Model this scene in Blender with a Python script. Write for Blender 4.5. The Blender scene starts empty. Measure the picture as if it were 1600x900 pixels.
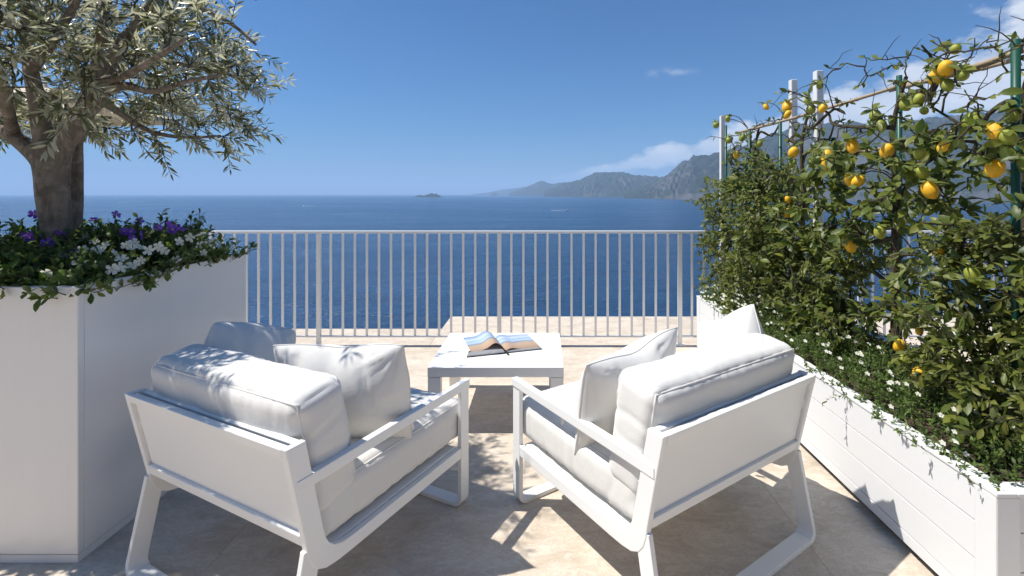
import bpy, bmesh, math, random
import numpy as np
from mathutils import Vector, Matrix, noise as mnoise

random.seed(7)
rng = np.random.default_rng(7)
C = bpy.context.scene.collection
R = math.radians
PI = math.pi

# ------------------------------------------------------------------ camera
EYE, FPX, CX, CY = 1.45, 745.0, 848.0, 303.0
KY = FPX / 856.0                   # depths below were first measured for a focal length of 856 px
cam_d = bpy.data.cameras.new('camera')
cam_d.sensor_width = 36.0
cam_d.lens = FPX / 1600 * 36
cam_d.shift_x = -(CX - 800) / 1600
cam_d.shift_y = -(450 - CY) / 1600
cam_d.clip_start = 0.05
cam_d.clip_end = 400000
cam = bpy.data.objects.new('camera', cam_d)
cam.location = (0, 0, EYE)
cam.rotation_euler = (R(90), 0, 0)
C.objects.link(cam)
bpy.context.scene.camera = cam

# ------------------------------------------------------------------ light
LDIR = Vector((0.61, -0.03, -1.0)).normalized()
SUN_EL = math.asin(-LDIR.z)
SUN_ROT = math.atan2(-LDIR.x, -LDIR.y)          # angle of the sun from +Y towards +X
sun_d = bpy.data.lights.new('sun', 'SUN')
sun_d.energy = 3.9
sun_d.angle = R(0.53)
sun_d.color = (1.0, 0.955, 0.88)
sun = bpy.data.objects.new('sun', sun_d)
sun.rotation_euler = LDIR.to_track_quat('-Z', 'Y').to_euler()
sun.location = (-6, -1, 10)
C.objects.link(sun)

scn = bpy.context.scene
scn.view_settings.view_transform = 'Standard'
scn.view_settings.look = 'None'
scn.view_settings.exposure = 0.82
scn.view_settings.gamma = 1.0
try:
    scn.cycles.volume_bounces = 1
    scn.cycles.max_bounces = 8
except Exception:
    pass

world = bpy.data.worlds.new('World')
scn.world = world
world.use_nodes = True
wt = world.node_tree
wt.nodes.clear()


def N(t, kind, **kw):
    n = t.nodes.new(kind)
    for k, v in kw.items():
        setattr(n, k, v)
    return n


def L(t, a, b):
    t.links.new(a, b)


def M(t, op, a, b=None, c=None, clamp=False):
    n = t.nodes.new('ShaderNodeMath')
    n.operation = op
    n.use_clamp = clamp
    for i, v in enumerate((a, b, c)):
        if v is None:
            continue
        if isinstance(v, (int, float)):
            n.inputs[i].default_value = v
        else:
            t.links.new(v, n.inputs[i])
    return n.outputs[0]


def ramp(t, fac, stops, interp='LINEAR'):
    n = t.nodes.new('ShaderNodeValToRGB')
    n.color_ramp.interpolation = interp
    el = n.color_ramp.elements
    while len(el) < len(stops):
        el.new(0.5)
    for e, (p, c) in zip(el, stops):
        e.position = p
        e.color = (*c, 1) if len(c) == 3 else c
    t.links.new(fac, n.inputs[0])
    return n.outputs[0]


def mixc(t, fac, a, b, blend='MIX'):
    n = t.nodes.new('ShaderNodeMix')
    n.data_type = 'RGBA'
    n.blend_type = blend
    for sock, v in ((n.inputs[0], fac), (n.inputs[6], a), (n.inputs[7], b)):
        if isinstance(v, (int, float)):
            sock.default_value = v
        elif isinstance(v, tuple):
            sock.default_value = (*v, 1) if len(v) == 3 else v
        else:
            t.links.new(v, sock)
    return n.outputs[2]


def build_world():
    t = wt
    sky = N(t, 'ShaderNodeTexSky', sky_type='NISHITA')
    sky.sun_disc = False
    sky.sun_elevation = SUN_EL
    sky.sun_rotation = SUN_ROT
    sky.altitude = 60
    sky.air_density = 1.0
    sky.dust_density = 1.0
    sky.ozone_density = 2.2
    # a polarised, deep Mediterranean blue: one even colour balance over the whole sky
    skyc = mixc(t, 1.0, sky.outputs[0], (0.20, 0.48, 0.76), 'MULTIPLY')
    tc = N(t, 'ShaderNodeTexCoord')
    sp = N(t, 'ShaderNodeSeparateXYZ')
    L(t, tc.outputs['Generated'], sp.inputs[0])
    az = M(t, 'ARCTAN2', sp.outputs[0], sp.outputs[1])
    el = M(t, 'ARCSINE', sp.outputs[2])
    cx = N(t, 'ShaderNodeCombineXYZ')
    L(t, az, cx.inputs[0])
    L(t, M(t, 'MULTIPLY', el, 1.8), cx.inputs[1])
    # cloud bank lying along the coast, its crest rising towards the north (right)
    crest = M(t, 'ADD', M(t, 'MULTIPLY', M(t, 'MINIMUM', az, 0.8), 0.225), 0.018)
    d = M(t, 'SUBTRACT', el, crest)
    band = M(t, 'SUBTRACT', 1.0, M(t, 'DIVIDE', M(t, 'ABSOLUTE', d), M(t, 'ADD', M(t, 'MULTIPLY', M(t, 'MULTIPLY', az, az), 0.17), 0.021)))
    n1 = N(t, 'ShaderNodeTexNoise')
    n1.inputs['Scale'].default_value = 9.0
    n1.inputs['Detail'].default_value = 7.0
    n1.inputs['Roughness'].default_value = 0.55
    L(t, cx.outputs[0], n1.inputs['Vector'])
    side = M(t, 'MULTIPLY', M(t, 'SMOOTH_MIN', M(t, 'MULTIPLY', M(t, 'ADD', az, 0.06), 5.0), 1.0, 0.2), 1.0, clamp=True)
    fade = M(t, 'SUBTRACT', 1.0, M(t, 'MULTIPLY', M(t, 'SUBTRACT', az, 1.3), 2.0, clamp=True), clamp=True)
    dens = M(t, 'ADD', M(t, 'MULTIPLY', band, 0.55), M(t, 'MULTIPLY', M(t, 'SUBTRACT', n1.outputs[0], 0.60), 1.5))
    dens = M(t, 'MULTIPLY', M(t, 'MULTIPLY', dens, 5.0, clamp=True), M(t, 'MULTIPLY', side, fade))
    # one thin wisp higher up
    n2 = N(t, 'ShaderNodeTexNoise')
    n2.inputs['Scale'].default_value = 26.0
    n2.inputs['Detail'].default_value = 6.0
    L(t, cx.outputs[0], n2.inputs['Vector'])
    wx = M(t, 'DIVIDE', M(t, 'SUBTRACT', az, 0.265), 0.06)
    wy = M(t, 'DIVIDE', M(t, 'SUBTRACT', el, 0.242), 0.012)
    wisp = M(t, 'SUBTRACT', 1.0, M(t, 'ADD', M(t, 'MULTIPLY', wx, wx), M(t, 'MULTIPLY', wy, wy)), clamp=True)
    wisp = M(t, 'MULTIPLY', M(t, 'MULTIPLY', wisp, M(t, 'SUBTRACT', n2.outputs[0], 0.40, clamp=True)), 1.6, clamp=True)
    cl = M(t, 'MAXIMUM', M(t, 'MULTIPLY', dens, 0.92), wisp)
    ccol = mixc(t, n1.outputs[0], (3.0, 3.6, 4.4), (8.6, 8.6, 8.8))
    col = mixc(t, cl, skyc, ccol)
    bg = N(t, 'ShaderNodeBackground')
    bg.inputs[1].default_value = 0.078
    L(t, col, bg.inputs[0])
    out = N(t, 'ShaderNodeOutputWorld')
    L(t, bg.outputs[0], out.inputs[0])


build_world()


# ------------------------------------------------------------------ helpers
def at_raw(px, py, Y):
    return Vector(((px - CX) / FPX * Y, Y, EYE - (py - CY) / FPX * Y))


def at(px, py, Y):
    return at_raw(px, py, Y * KY)


def at_x(px, py, X):
    return at_raw(px, py, X * FPX / (px - CX))


def tag(o, label=None, cat=None, group=None, kind=None):
    for k, v in (('label', label), ('category', cat), ('group', group), ('kind', kind)):
        if v:
            o[k] = v
    return o


def empty(name, loc=(0, 0, 0), rz=0.0):
    o = bpy.data.objects.new(name, None)
    o.empty_display_size = 0.1
    o.location = loc
    o.rotation_euler = (0, 0, rz)
    C.objects.link(o)
    return o


def link(name, me, mat=None, parent=None, smooth=False):
    o = bpy.data.objects.new(name, me)
    C.objects.link(o)
    if mat and not me.materials:
        for m in (mat if isinstance(mat, (list, tuple)) else [mat]):
            me.materials.append(m)
    if smooth:
        me.polygons.foreach_set('use_smooth', [True] * len(me.polygons))
    if parent:
        o.parent = parent
    return o


def from_bm(name, bm, mat, parent=None, smooth=False, loc=None):
    bmesh.ops.recalc_face_normals(bm, faces=bm.faces)
    me = bpy.data.meshes.new(name)
    bm.to_mesh(me)
    bm.free()
    o = link(name, me, mat, parent, smooth)
    if loc:
        o.location = loc
    return o


def bm_box(bm, c, s, rot=None, bev=0.0):
    """box at centre c with full sizes s"""
    b2 = bmesh.new()
    bmesh.ops.create_cube(b2, size=1.0)
    for v in b2.verts:
        v.co = Vector((v.co.x * s[0], v.co.y * s[1], v.co.z * s[2]))
    if bev > 0:
        bmesh.ops.bevel(b2, geom=list(b2.edges), offset=bev, segments=2, affect='EDGES', profile=0.5)
    if rot is not None:
        b2.transform(rot.to_4x4())
    b2.transform(Matrix.Translation(c))
    tmp = bpy.data.meshes.new('t')
    b2.to_mesh(tmp)
    b2.free()
    bm.from_mesh(tmp)
    bpy.data.meshes.remove(tmp)


def box(name, c, s, mat, parent=None, bev=0.003, rot=None):
    bm = bmesh.new()
    bm_box(bm, c, s, rot, bev)
    return from_bm(name, bm, mat, parent)


def bm_prism(bm, poly, axis_map, lo, hi, bev=0.0):
    """extrude a 2-D polygon; axis_map(u, v, w) -> 3-D"""
    b2 = bmesh.new()
    a = [b2.verts.new(axis_map(u, v, lo)) for u, v in poly]
    b = [b2.verts.new(axis_map(u, v, hi)) for u, v in poly]
    n = len(poly)
    b2.faces.new(a)
    b2.faces.new(b[::-1])
    for i in range(n):
        b2.faces.new((a[i], b[i], b[(i + 1) % n], a[(i + 1) % n]))
    bmesh.ops.recalc_face_normals(b2, faces=b2.faces)
    if bev > 0:
        rim = [e for e in b2.edges if len(e.link_faces) == 2 and any(len(f.verts) == n and n > 4 or f in () for f in e.link_faces)]
        if not rim:
            rim = list(b2.edges)
        bmesh.ops.bevel(b2, geom=rim, offset=bev, segments=2, affect='EDGES', profile=0.5)
    tmp = bpy.data.meshes.new('t')
    b2.to_mesh(tmp)
    b2.free()
    bm.from_mesh(tmp)
    bpy.data.meshes.remove(tmp)


class Geo:
    """plain lists, for tubes and grids"""
    def __init__(s):
        s.v, s.f, s.uv = [], [], None

    def tube(s, pts, rad, sides=6, cap=True, squash=None):
        pts = [Vector(p) for p in pts]
        n = len(pts)
        if not hasattr(rad, '__len__'):
            rad = [rad] * n
        base = len(s.v)
        up = Vector((0.13, 0.27, 0.95)).normalized()
        prev = None
        for i, p in enumerate(pts):
            d = (pts[min(i + 1, n - 1)] - pts[max(i - 1, 0)])
            if d.length < 1e-9:
                d = Vector((0, 0, 1))
            d.normalize()
            if prev is None:
                a = d.cross(up if abs(d.dot(up)) < 0.95 else Vector((1, 0, 0)))
            else:
                a = prev - d * prev.dot(d)
            a.normalize()
            prev = a
            b = d.cross(a)
            for k in range(sides):
                t = 2 * PI * k / sides
                s.v.append(p + (a * math.cos(t) + b * math.sin(t)) * rad[i])
        for i in range(n - 1):
            for k in range(sides):
                k2 = (k + 1) % sides
                s.f.append((base + i * sides + k, base + i * sides + k2, base + (i + 1) * sides + k2, base + (i + 1) * sides + k))
        if cap:
            s.f.append(tuple(base + k for k in range(sides))[::-1])
            s.f.append(tuple(base + (n - 1) * sides + k for k in range(sides)))

    def grid(s, nu, nv, fn, wrap_u=False):
        base = len(s.v)
        for j in range(nv):
            for i in range(nu):
                s.v.append(fn(i, j))
        for j in range(nv - 1):
            for i in range(nu if wrap_u else nu - 1):
                i2 = (i + 1) % nu
                s.f.append((base + j * nu + i, base + j * nu + i2, base + (j + 1) * nu + i2, base + (j + 1) * nu + i))

    def mesh(s, name):
        me = bpy.data.meshes.new(name)
        me.from_pydata([tuple(p) for p in s.v], [], s.f)
        me.update()
        return me

    def build(s, name, mat, parent=None, smooth=True):
        return link(name, s.mesh(name), mat, parent, smooth)


def mass(name, templ, pos, X, Y, Z, sx, sy, mat, parent=None, smooth=False, sz=None):
    """many small shapes joined into one mesh (numpy)"""
    tv, tf = templ
    tv = np.asarray(tv, float)
    n, k = len(pos), len(tv)
    if sz is None:
        sz = sy
    V = (pos[:, None, :] + tv[None, :, 0, None] * (X * sx[:, None])[:, None, :]
         + tv[None, :, 1, None] * (Y * sy[:, None])[:, None, :] + tv[None, :, 2, None] * (Z * sz[:, None])[:, None, :])
    V = V.reshape(-1, 3).astype(np.float32)
    lens = np.array([len(f) for f in tf], np.int32)
    flat = np.concatenate([np.array(f, np.int32) for f in tf])
    loops = (flat[None, :] + (np.arange(n, dtype=np.int32) * k)[:, None]).reshape(-1)
    tot = np.tile(lens, n)
    start = np.concatenate([[0], np.cumsum(tot)[:-1]]).astype(np.int32)
    me = bpy.data.meshes.new(name)
    me.vertices.add(len(V))
    me.vertices.foreach_set('co', V.ravel())
    me.loops.add(len(loops))
    me.loops.foreach_set('vertex_index', loops.astype(np.int32))
    me.polygons.add(len(tot))
    me.polygons.foreach_set('loop_start', start)
    me.update(calc_edges=True)
    me.validate()
    return link(name, me, mat, parent, smooth)


def frames(d, up):
    """leaf frames from axis d and wanted normal up (arrays)"""
    d = d / np.linalg.norm(d, axis=1, keepdims=True)
    x = np.cross(d, up)
    nx = np.linalg.norm(x, axis=1, keepdims=True)
    x = np.where(nx > 1e-6, x / np.maximum(nx, 1e-6), np.array([[1.0, 0, 0]]))
    z = np.cross(x, d)
    return x, d, z


# ------------------------------------------------------------------ materials
def newmat(name):
    m = bpy.data.materials.new(name)
    m.use_nodes = True
    t = m.node_tree
    p = t.nodes['Principled BSDF']
    return m, t, p


def setp(p, **kw):
    for k, v in kw.items():
        k = {'base': 'Base Color', 'rough': 'Roughness', 'spec': 'Specular IOR Level', 'sheen': 'Sheen Weight',
             'coat': 'Coat Weight', 'metal': 'Metallic', 'sss': 'Subsurface Weight'}[k]
        p.inputs[k].default_value = (*v, 1) if isinstance(v, tuple) else v


def objcoord(t, scale=1.0, rot=None):
    tc = N(t, 'ShaderNodeTexCoord')
    mp = N(t, 'ShaderNodeMapping')
    mp.inputs['Scale'].default_value = scale if isinstance(scale, tuple) else (scale,) * 3
    if rot:
        mp.inputs['Rotation'].default_value = rot
    L(t, tc.outputs['Object'], mp.inputs['Vector'])
    return mp.outputs[0]


def nz(t, vec, scale, detail=4, rough=0.5, dist=0.0):
    n = N(t, 'ShaderNodeTexNoise')
    n.inputs['Scale'].default_value = scale
    n.inputs['Detail'].default_value = detail
    n.inputs['Roughness'].default_value = rough
    n.inputs['Distortion'].default_value = dist
    if vec is not None:
        L(t, vec, n.inputs['Vector'])
    return n.outputs[0]


def bump(t, p, h, strength=0.2, dist=0.01):
    b = N(t, 'ShaderNodeBump')
    b.inputs['Strength'].default_value = strength
    b.inputs['Distance'].default_value = dist
    L(t, h, b.inputs['Height'])
    L(t, b.outputs[0], p.inputs['Normal'])


def mat_paint(name, col, rough=0.35, var=0.04, coat=0.0):
    m, t, p = newmat(name)
    v = objcoord(t)
    n = nz(t, v, 3.0, 5, 0.6)
    a = tuple(c * (1 - var) for c in col)
    L(t, mixc(t, n, a, col), p.inputs['Base Color'])
    L(t, M(t, 'ADD', M(t, 'MULTIPLY', nz(t, v, 22, 3), 0.14), rough - 0.07), p.inputs['Roughness'])
    setp(p, spec=0.4, coat=coat)
    bump(t, p, nz(t, v, 420, 2), 0.05, 0.001)
    return m


def mat_lacquer(name, col):
    m, t, p = newmat(name)
    v = objcoord(t)
    st = nz(t, objcoord(t, (1.0, 1.0, 0.05)), 11.0, 6, 0.65)
    bl = nz(t, v, 2.3, 5, 0.6)
    f = M(t, 'MULTIPLY', ramp(t, M(t, 'ADD', M(t, 'MULTIPLY', st, 0.6), M(t, 'MULTIPLY', bl, 0.4)), [(0.46, (0, 0, 0)), (0.66, (1, 1, 1))]), 0.28)
    L(t, mixc(t, f, col, tuple(c * k for c, k in zip(col, (0.90, 0.885, 0.86)))), p.inputs['Base Color'])
    L(t, M(t, 'ADD', M(t, 'MULTIPLY', bl, 0.18), 0.14), p.inputs['Roughness'])
    setp(p, spec=0.5, coat=0.2)
    bump(t, p, M(t, 'ADD', bl, M(t, 'MULTIPLY', nz(t, v, 300, 2), 0.02)), 0.06, 0.01)
    return m


def mat_fabric(name, col):
    m, t, p = newmat(name)
    v = objcoord(t)
    w1 = N(t, 'ShaderNodeTexWave', wave_type='BANDS', bands_direction='X')
    w2 = N(t, 'ShaderNodeTexWave', wave_type='BANDS', bands_direction='Z')
    for w in (w1, w2):
        w.inputs['Scale'].default_value = 160
        w.inputs['Distortion'].default_value = 0.6
        L(t, v, w.inputs['Vector'])
    n = nz(t, v, 5, 4)
    L(t, mixc(t, n, tuple(c * 0.95 for c in col), col), p.inputs['Base Color'])
    setp(p, rough=0.85, sheen=0.15, spec=0.2)
    h = M(t, 'ADD', M(t, 'MULTIPLY', M(t, 'ADD', w1.outputs[0], w2.outputs[0]), 0.04), nz(t, v, 26, 4, 0.6, 0.7))
    bump(t, p, h, 0.22, 0.006)
    return m


def mat_floor():
    m, t, p = newmat('travertine')
    tc = N(t, 'ShaderNodeTexCoord')
    geo = N(t, 'ShaderNodeNewGeometry')
    oi = N(t, 'ShaderNodeObjectInfo')
    mp = N(t, 'ShaderNodeMapping')
    mp.inputs['Rotation'].default_value = (0, 0, R(-28))
    L(t, geo.outputs['Position'], mp.inputs['Vector'])
    mp2 = N(t, 'ShaderNodeMapping')
    mp2.inputs['Scale'].default_value = (1.0, 1.9, 1.0)
    mp2.inputs['Rotation'].default_value = (0, 0, R(-28))
    L(t, geo.outputs['Position'], mp2.inputs['Vector'])
    off = N(t, 'ShaderNodeVectorMath', operation='ADD')
    cmb = N(t, 'ShaderNodeCombineXYZ')
    L(t, M(t, 'MULTIPLY', oi.outputs['Random'], 40), cmb.inputs[2])
    L(t, mp2.outputs[0], off.inputs[0])
    L(t, cmb.outputs[0], off.inputs[1])
    v = off.outputs[0]
    a = nz(t, v, 4.2, 9, 0.66, 0.5)
    b = nz(t, v, 13.0, 8, 0.70, 1.2)
    c = nz(t, v, 46.0, 6, 0.72, 0.5)
    col = ramp(t, a, [(0.30, (0.41, 0.335, 0.26)), (0.5, (0.56, 0.48, 0.39)), (0.70, (0.67, 0.595, 0.505))])
    col = mixc(t, ramp(t, b, [(0.42, (0, 0, 0)), (0.7, (0.65, 0.65, 0.65))]), col, (0.62, 0.56, 0.48))
    veins = M(t, 'SUBTRACT', 1.0, M(t, 'MULTIPLY', M(t, 'ABSOLUTE', M(t, 'SUBTRACT', b, 0.5)), 26, clamp=True), clamp=True)
    col = mixc(t, M(t, 'MULTIPLY', veins, M(t, 'MULTIPLY', c, 0.9)), col, (0.37, 0.285, 0.205))
    pits = ramp(t, c, [(0.30, (1, 1, 1)), (0.38, (0, 0, 0))])
    col = mixc(t, M(t, 'MULTIPLY', pits, 0.35), col, (0.25, 0.20, 0.15))
    flecks = ramp(t, c, [(0.64, (0, 0, 0)), (0.74, (1, 1, 1))])
    col = mixc(t, M(t, 'MULTIPLY', flecks, 0.6), col, (0.74, 0.68, 0.59))
    tone = M(t, 'ADD', M(t, 'MULTIPLY', oi.outputs['Random'], 0.06), 0.97)
    hs = N(t, 'ShaderNodeHueSaturation')
    L(t, tone, hs.inputs['Value'])
    L(t, col, hs.inputs['Color'])
    L(t, hs.outputs[0], p.inputs['Base Color'])
    setp(p, rough=0.62, spec=0.3)
    bump(t, p, M(t, 'ADD', M(t, 'MULTIPLY', b, 0.5), M(t, 'MULTIPLY', pits, -0.6)), 0.18, 0.004)
    return m


def mat_plain(name, col, rough=0.7, spec=0.3):
    m, t, p = newmat(name)
    v = objcoord(t)
    n = nz(t, v, 14, 5, 0.6)
    L(t, mixc(t, n, tuple(c * 0.75 for c in col), tuple(min(1, c * 1.2) for c in col)), p.inputs['Base Color'])
    setp(p, rough=rough, spec=spec)
    bump(t, p, n, 0.2, 0.004)
    return m


def mat_bark(name, dark, light, scale=1.0):
    m, t, p = newmat(name)
    v = objcoord(t, (scale * 1.0, scale * 1.0, scale * 0.30))
    a = nz(t, v, 24, 9, 0.68, 0.9)
    f = nz(t, v, 70, 6, 0.7, 0.5)
    b = nz(t, objcoord(t), 7.5 * scale ** 0.5, 5, 0.55, 0.6)
    col = ramp(t, a, [(0.30, dark), (0.60, light)])
    col = mixc(t, ramp(t, b, [(0.52, (0, 0, 0)), (0.66, (0.85, 0.85, 0.85))]), col, tuple(c * 0.42 for c in light))
    lich = ramp(t, nz(t, objcoord(t), 19 * scale ** 0.5, 4, 0.6), [(0.58, (0, 0, 0)), (0.70, (0.55, 0.55, 0.55))])
    col = mixc(t, lich, col, tuple(min(1, c * 1.35) for c in light))
    L(t, col, p.inputs['Base Color'])
    setp(p, rough=0.88, spec=0.12)
    h = M(t, 'ADD', M(t, 'MULTIPLY', a, 1.0), M(t, 'ADD', M(t, 'MULTIPLY', f, 0.35), M(t, 'MULTIPLY', b, -0.8)))
    bump(t, p, h, 1.0, 0.03)
    return m


def mat_leaf(name, cols, under=None, rough=0.4, trans=0.3, spec=0.5):
    """cols: list of colours picked per leaf; under: colour of the leaf's lower side"""
    m, t, p = newmat(name)
    geo = N(t, 'ShaderNodeNewGeometry')
    oi = N(t, 'ShaderNodeObjectInfo')
    r = M(t, 'FRACT', M(t, 'ADD', geo.outputs['Random Per Island'], oi.outputs['Random']))
    n = len(cols)
    col = ramp(t, r, [(i / max(1, n - 1), c) for i, c in enumerate(cols)])
    if under:
        col = mixc(t, geo.outputs['Backfacing'], col, under)
    L(t, col, p.inputs['Base Color'])
    setp(p, rough=rough, spec=spec)
    tr = N(t, 'ShaderNodeBsdfTranslucent')
    hs = N(t, 'ShaderNodeHueSaturation')
    hs.inputs['Value'].default_value = 1.7
    hs.inputs['Saturation'].default_value = 1.1
    L(t, col, hs.inputs['Color'])
    L(t, hs.outputs[0], tr.inputs[0])
    mx = N(t, 'ShaderNodeMixShader')
    mx.inputs[0].default_value = trans
    L(t, p.outputs[0], mx.inputs[1])
    L(t, tr.outputs[0], mx.inputs[2])
    L(t, mx.outputs[0], t.nodes['Material Output'].inputs[0])
    return m


def mat_fruit(name, a, b):
    m, t, p = newmat(name)
    v = objcoord(t)
    oi = N(t, 'ShaderNodeObjectInfo')
    n = nz(t, v, 30, 3)
    f = M(t, 'ADD', M(t, 'MULTIPLY', n, 0.5), M(t, 'MULTIPLY', oi.outputs['Random'], 0.5))
    L(t, mixc(t, f, a, b), p.inputs['Base Color'])
    setp(p, rough=0.42, spec=0.4, sss=0.05)
    bump(t, p, nz(t, v, 420, 2), 0.35, 0.002)
    return m


def mat_sea():
    m, t, p = newmat('sea_water')
    geo = N(t, 'ShaderNodeNewGeometry')
    pos = geo.outputs['Position']
    mp = N(t, 'ShaderNodeMapping')
    mp.inputs['Scale'].default_value = (0.6, 2.0, 1.0)
    mp.inputs['Rotation'].default_value = (0, 0, R(12))
    L(t, pos, mp.inputs['Vector'])
    v = mp.outputs[0]
    big = nz(t, v, 0.0022, 5, 0.6, 1.2)
    mid = nz(t, v, 0.02, 6, 0.6)
    w1 = nz(t, v, 0.11, 6, 0.62, 0.4)
    w2 = nz(t, v, 0.55, 4, 0.6)
    col = ramp(t, M(t, 'ADD', M(t, 'MULTIPLY', big, 0.6), M(t, 'MULTIPLY', mid, 0.4)),
               [(0.38, (0.005, 0.036, 0.100)), (0.62, (0.011, 0.068, 0.165))])
    L(t, col, p.inputs['Base Color'])
    setp(p, spec=0.32)
    p.inputs['IOR'].default_value = 1.33
    L(t, M(t, 'ADD', M(t, 'MULTIPLY', big, 0.30), 0.05), p.inputs['Roughness'])
    h = M(t, 'ADD', M(t, 'MULTIPLY', w1, 3.2), M(t, 'ADD', M(t, 'MULTIPLY', w2, 0.8), M(t, 'MULTIPLY', mid, 6.0)))
    h = M(t, 'MULTIPLY', h, M(t, 'ADD', 0.35, M(t, 'MULTIPLY', ramp(t, big, [(0.36, (0, 0, 0)), (0.62, (1, 1, 1))]), 0.95)))
    bump(t, p, h, 1.0, 1.6)
    return m


def mat_cliff():
    m, t, p = newmat('coast_rock')
    geo = N(t, 'ShaderNodeNewGeometry')
    mp = N(t, 'ShaderNodeMapping')
    mp.inputs['Scale'].default_value = (1.0, 1.0, 0.35)
    L(t, geo.outputs['Position'], mp.inputs['Vector'])
    a = nz(t, mp.outputs[0], 0.012, 8, 0.68, 0.4)
    b = nz(t, geo.outputs['Position'], 0.0035, 6, 0.6)
    sp = N(t, 'ShaderNodeSeparateXYZ')
    L(t, geo.outputs['Normal'], sp.inputs[0])
    veg = M(t, 'ADD', M(t, 'MULTIPLY', sp.outputs[2], 0.7), M(t, 'SUBTRACT', a, 0.80))
    veg = M(t, 'MULTIPLY', M(t, 'ADD', veg, M(t, 'MULTIPLY', M(t, 'SUBTRACT', b, 0.5), 0.8)), 5.0, clamp=True)
    rock = ramp(t, a, [(0.3, (0.055, 0.052, 0.050)), (0.7, (0.15, 0.138, 0.125))])
    L(t, mixc(t, veg, rock, (0.028, 0.036, 0.024)), p.inputs['Base Color'])
    setp(p, rough=0.95, spec=0.1)
    bump(t, p, a, 1.0, 30.0)
    return m


WHITE = mat_paint('white_metal_paint', (0.80, 0.80, 0.785), 0.38, 0.02)
LACQ = mat_lacquer('white_lacquer', (0.77, 0.765, 0.75))
WOODW = mat_paint('white_painted_wood', (0.70, 0.70, 0.695), 0.45, 0.05)
FABRIC = mat_fabric('white_outdoor_fabric', (0.70, 0.685, 0.655))
FLOOR = mat_floor()
DARK = mat_plain('dark_joint', (0.05, 0.042, 0.036), 0.9)
SOIL = mat_plain('soil', (0.06, 0.042, 0.028), 0.95)
BARK = mat_bark('olive_bark', (0.15, 0.122, 0.098), (0.36, 0.31, 0.255))
TWIG = mat_bark('twig_bark', (0.09, 0.075, 0.055), (0.20, 0.165, 0.12), 4)
LTWIG = mat_bark('lemon_twig', (0.06, 0.055, 0.032), (0.16, 0.13, 0.085), 4)
OLIVE = mat_leaf('olive_leaf', [(0.075, 0.092, 0.034), (0.12, 0.135, 0.05), (0.18, 0.18, 0.075), (0.09, 0.11, 0.042)], (0.38, 0.38, 0.27), 0.28, 0.36, 0.65)
LEMONLEAF = mat_leaf('lemon_leaf', [(0.07, 0.10, 0.022), (0.115, 0.15, 0.028), (0.19, 0.205, 0.04), (0.05, 0.08, 0.024), (0.145, 0.175, 0.034)], (0.16, 0.19, 0.07), 0.42, 0.42, 0.35)
JASLEAF = mat_leaf('shrub_leaf', [(0.085, 0.115, 0.024), (0.145, 0.17, 0.034), (0.20, 0.21, 0.05), (0.065, 0.09, 0.024)], (0.15, 0.17, 0.07), 0.42, 0.42, 0.35)
COVLEAF = mat_leaf('cover_leaf', [(0.055, 0.09, 0.022), (0.09, 0.14, 0.03), (0.13, 0.18, 0.045)], (0.12, 0.16, 0.06), 0.5, 0.32, 0.3)
POTLEAF = mat_leaf('bedding_leaf', [(0.045, 0.08, 0.018), (0.08, 0.125, 0.022), (0.14, 0.18, 0.032), (0.04, 0.065, 0.02)], (0.10, 0.14, 0.05), 0.42, 0.42, 0.35)
PETALW = mat_leaf('white_petal', [(0.72, 0.72, 0.62), (0.80, 0.79, 0.70)], None, 0.6, 0.3, 0.2)
PETALP = mat_leaf('purple_petal', [(0.16, 0.06, 0.42), (0.30, 0.15, 0.56), (0.12, 0.04, 0.32)], None, 0.6, 0.3, 0.2)
YELLOWEYE = mat_plain('flower_eye', (0.75, 0.60, 0.20), 0.7)
LEMON = mat_fruit('lemon_rind', (0.76, 0.37, 0.010), (0.82, 0.50, 0.025))
GREENLEMON = mat_fruit('unripe_rind', (0.16, 0.21, 0.025), (0.38, 0.38, 0.05))
STAKE = mat_paint('green_stake', (0.010, 0.075, 0.050), 0.4, 0.2)
BAMBOO = mat_plain('bamboo_cane', (0.36, 0.28, 0.19), 0.6)
CANVAS = mat_fabric('beige_canvas', (0.58, 0.50, 0.38))
PAPER = mat_plain('page_edge_paper', (0.72, 0.71, 0.69), 0.8)
COVER = mat_plain('dark_book_cover', (0.035, 0.028, 0.03), 0.5)
CLIFF = mat_cliff()
SEA = mat_sea()
FOAM = mat_plain('foam', (0.75, 0.77, 0.78), 0.8)

# ------------------------------------------------------------------ sea, coast
SEA_Z = -54.0
HT = EYE - SEA_Z
g = Geo()
g.v = [(-160000, -1500, SEA_Z), (160000, -1500, SEA_Z), (160000, 160000, SEA_Z), (-160000, 160000, SEA_Z)]
g.f = [(0, 1, 2, 3)]
tag(g.build('sea', SEA, smooth=False), 'deep blue sea stretching to the horizon', kind='structure')


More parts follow.
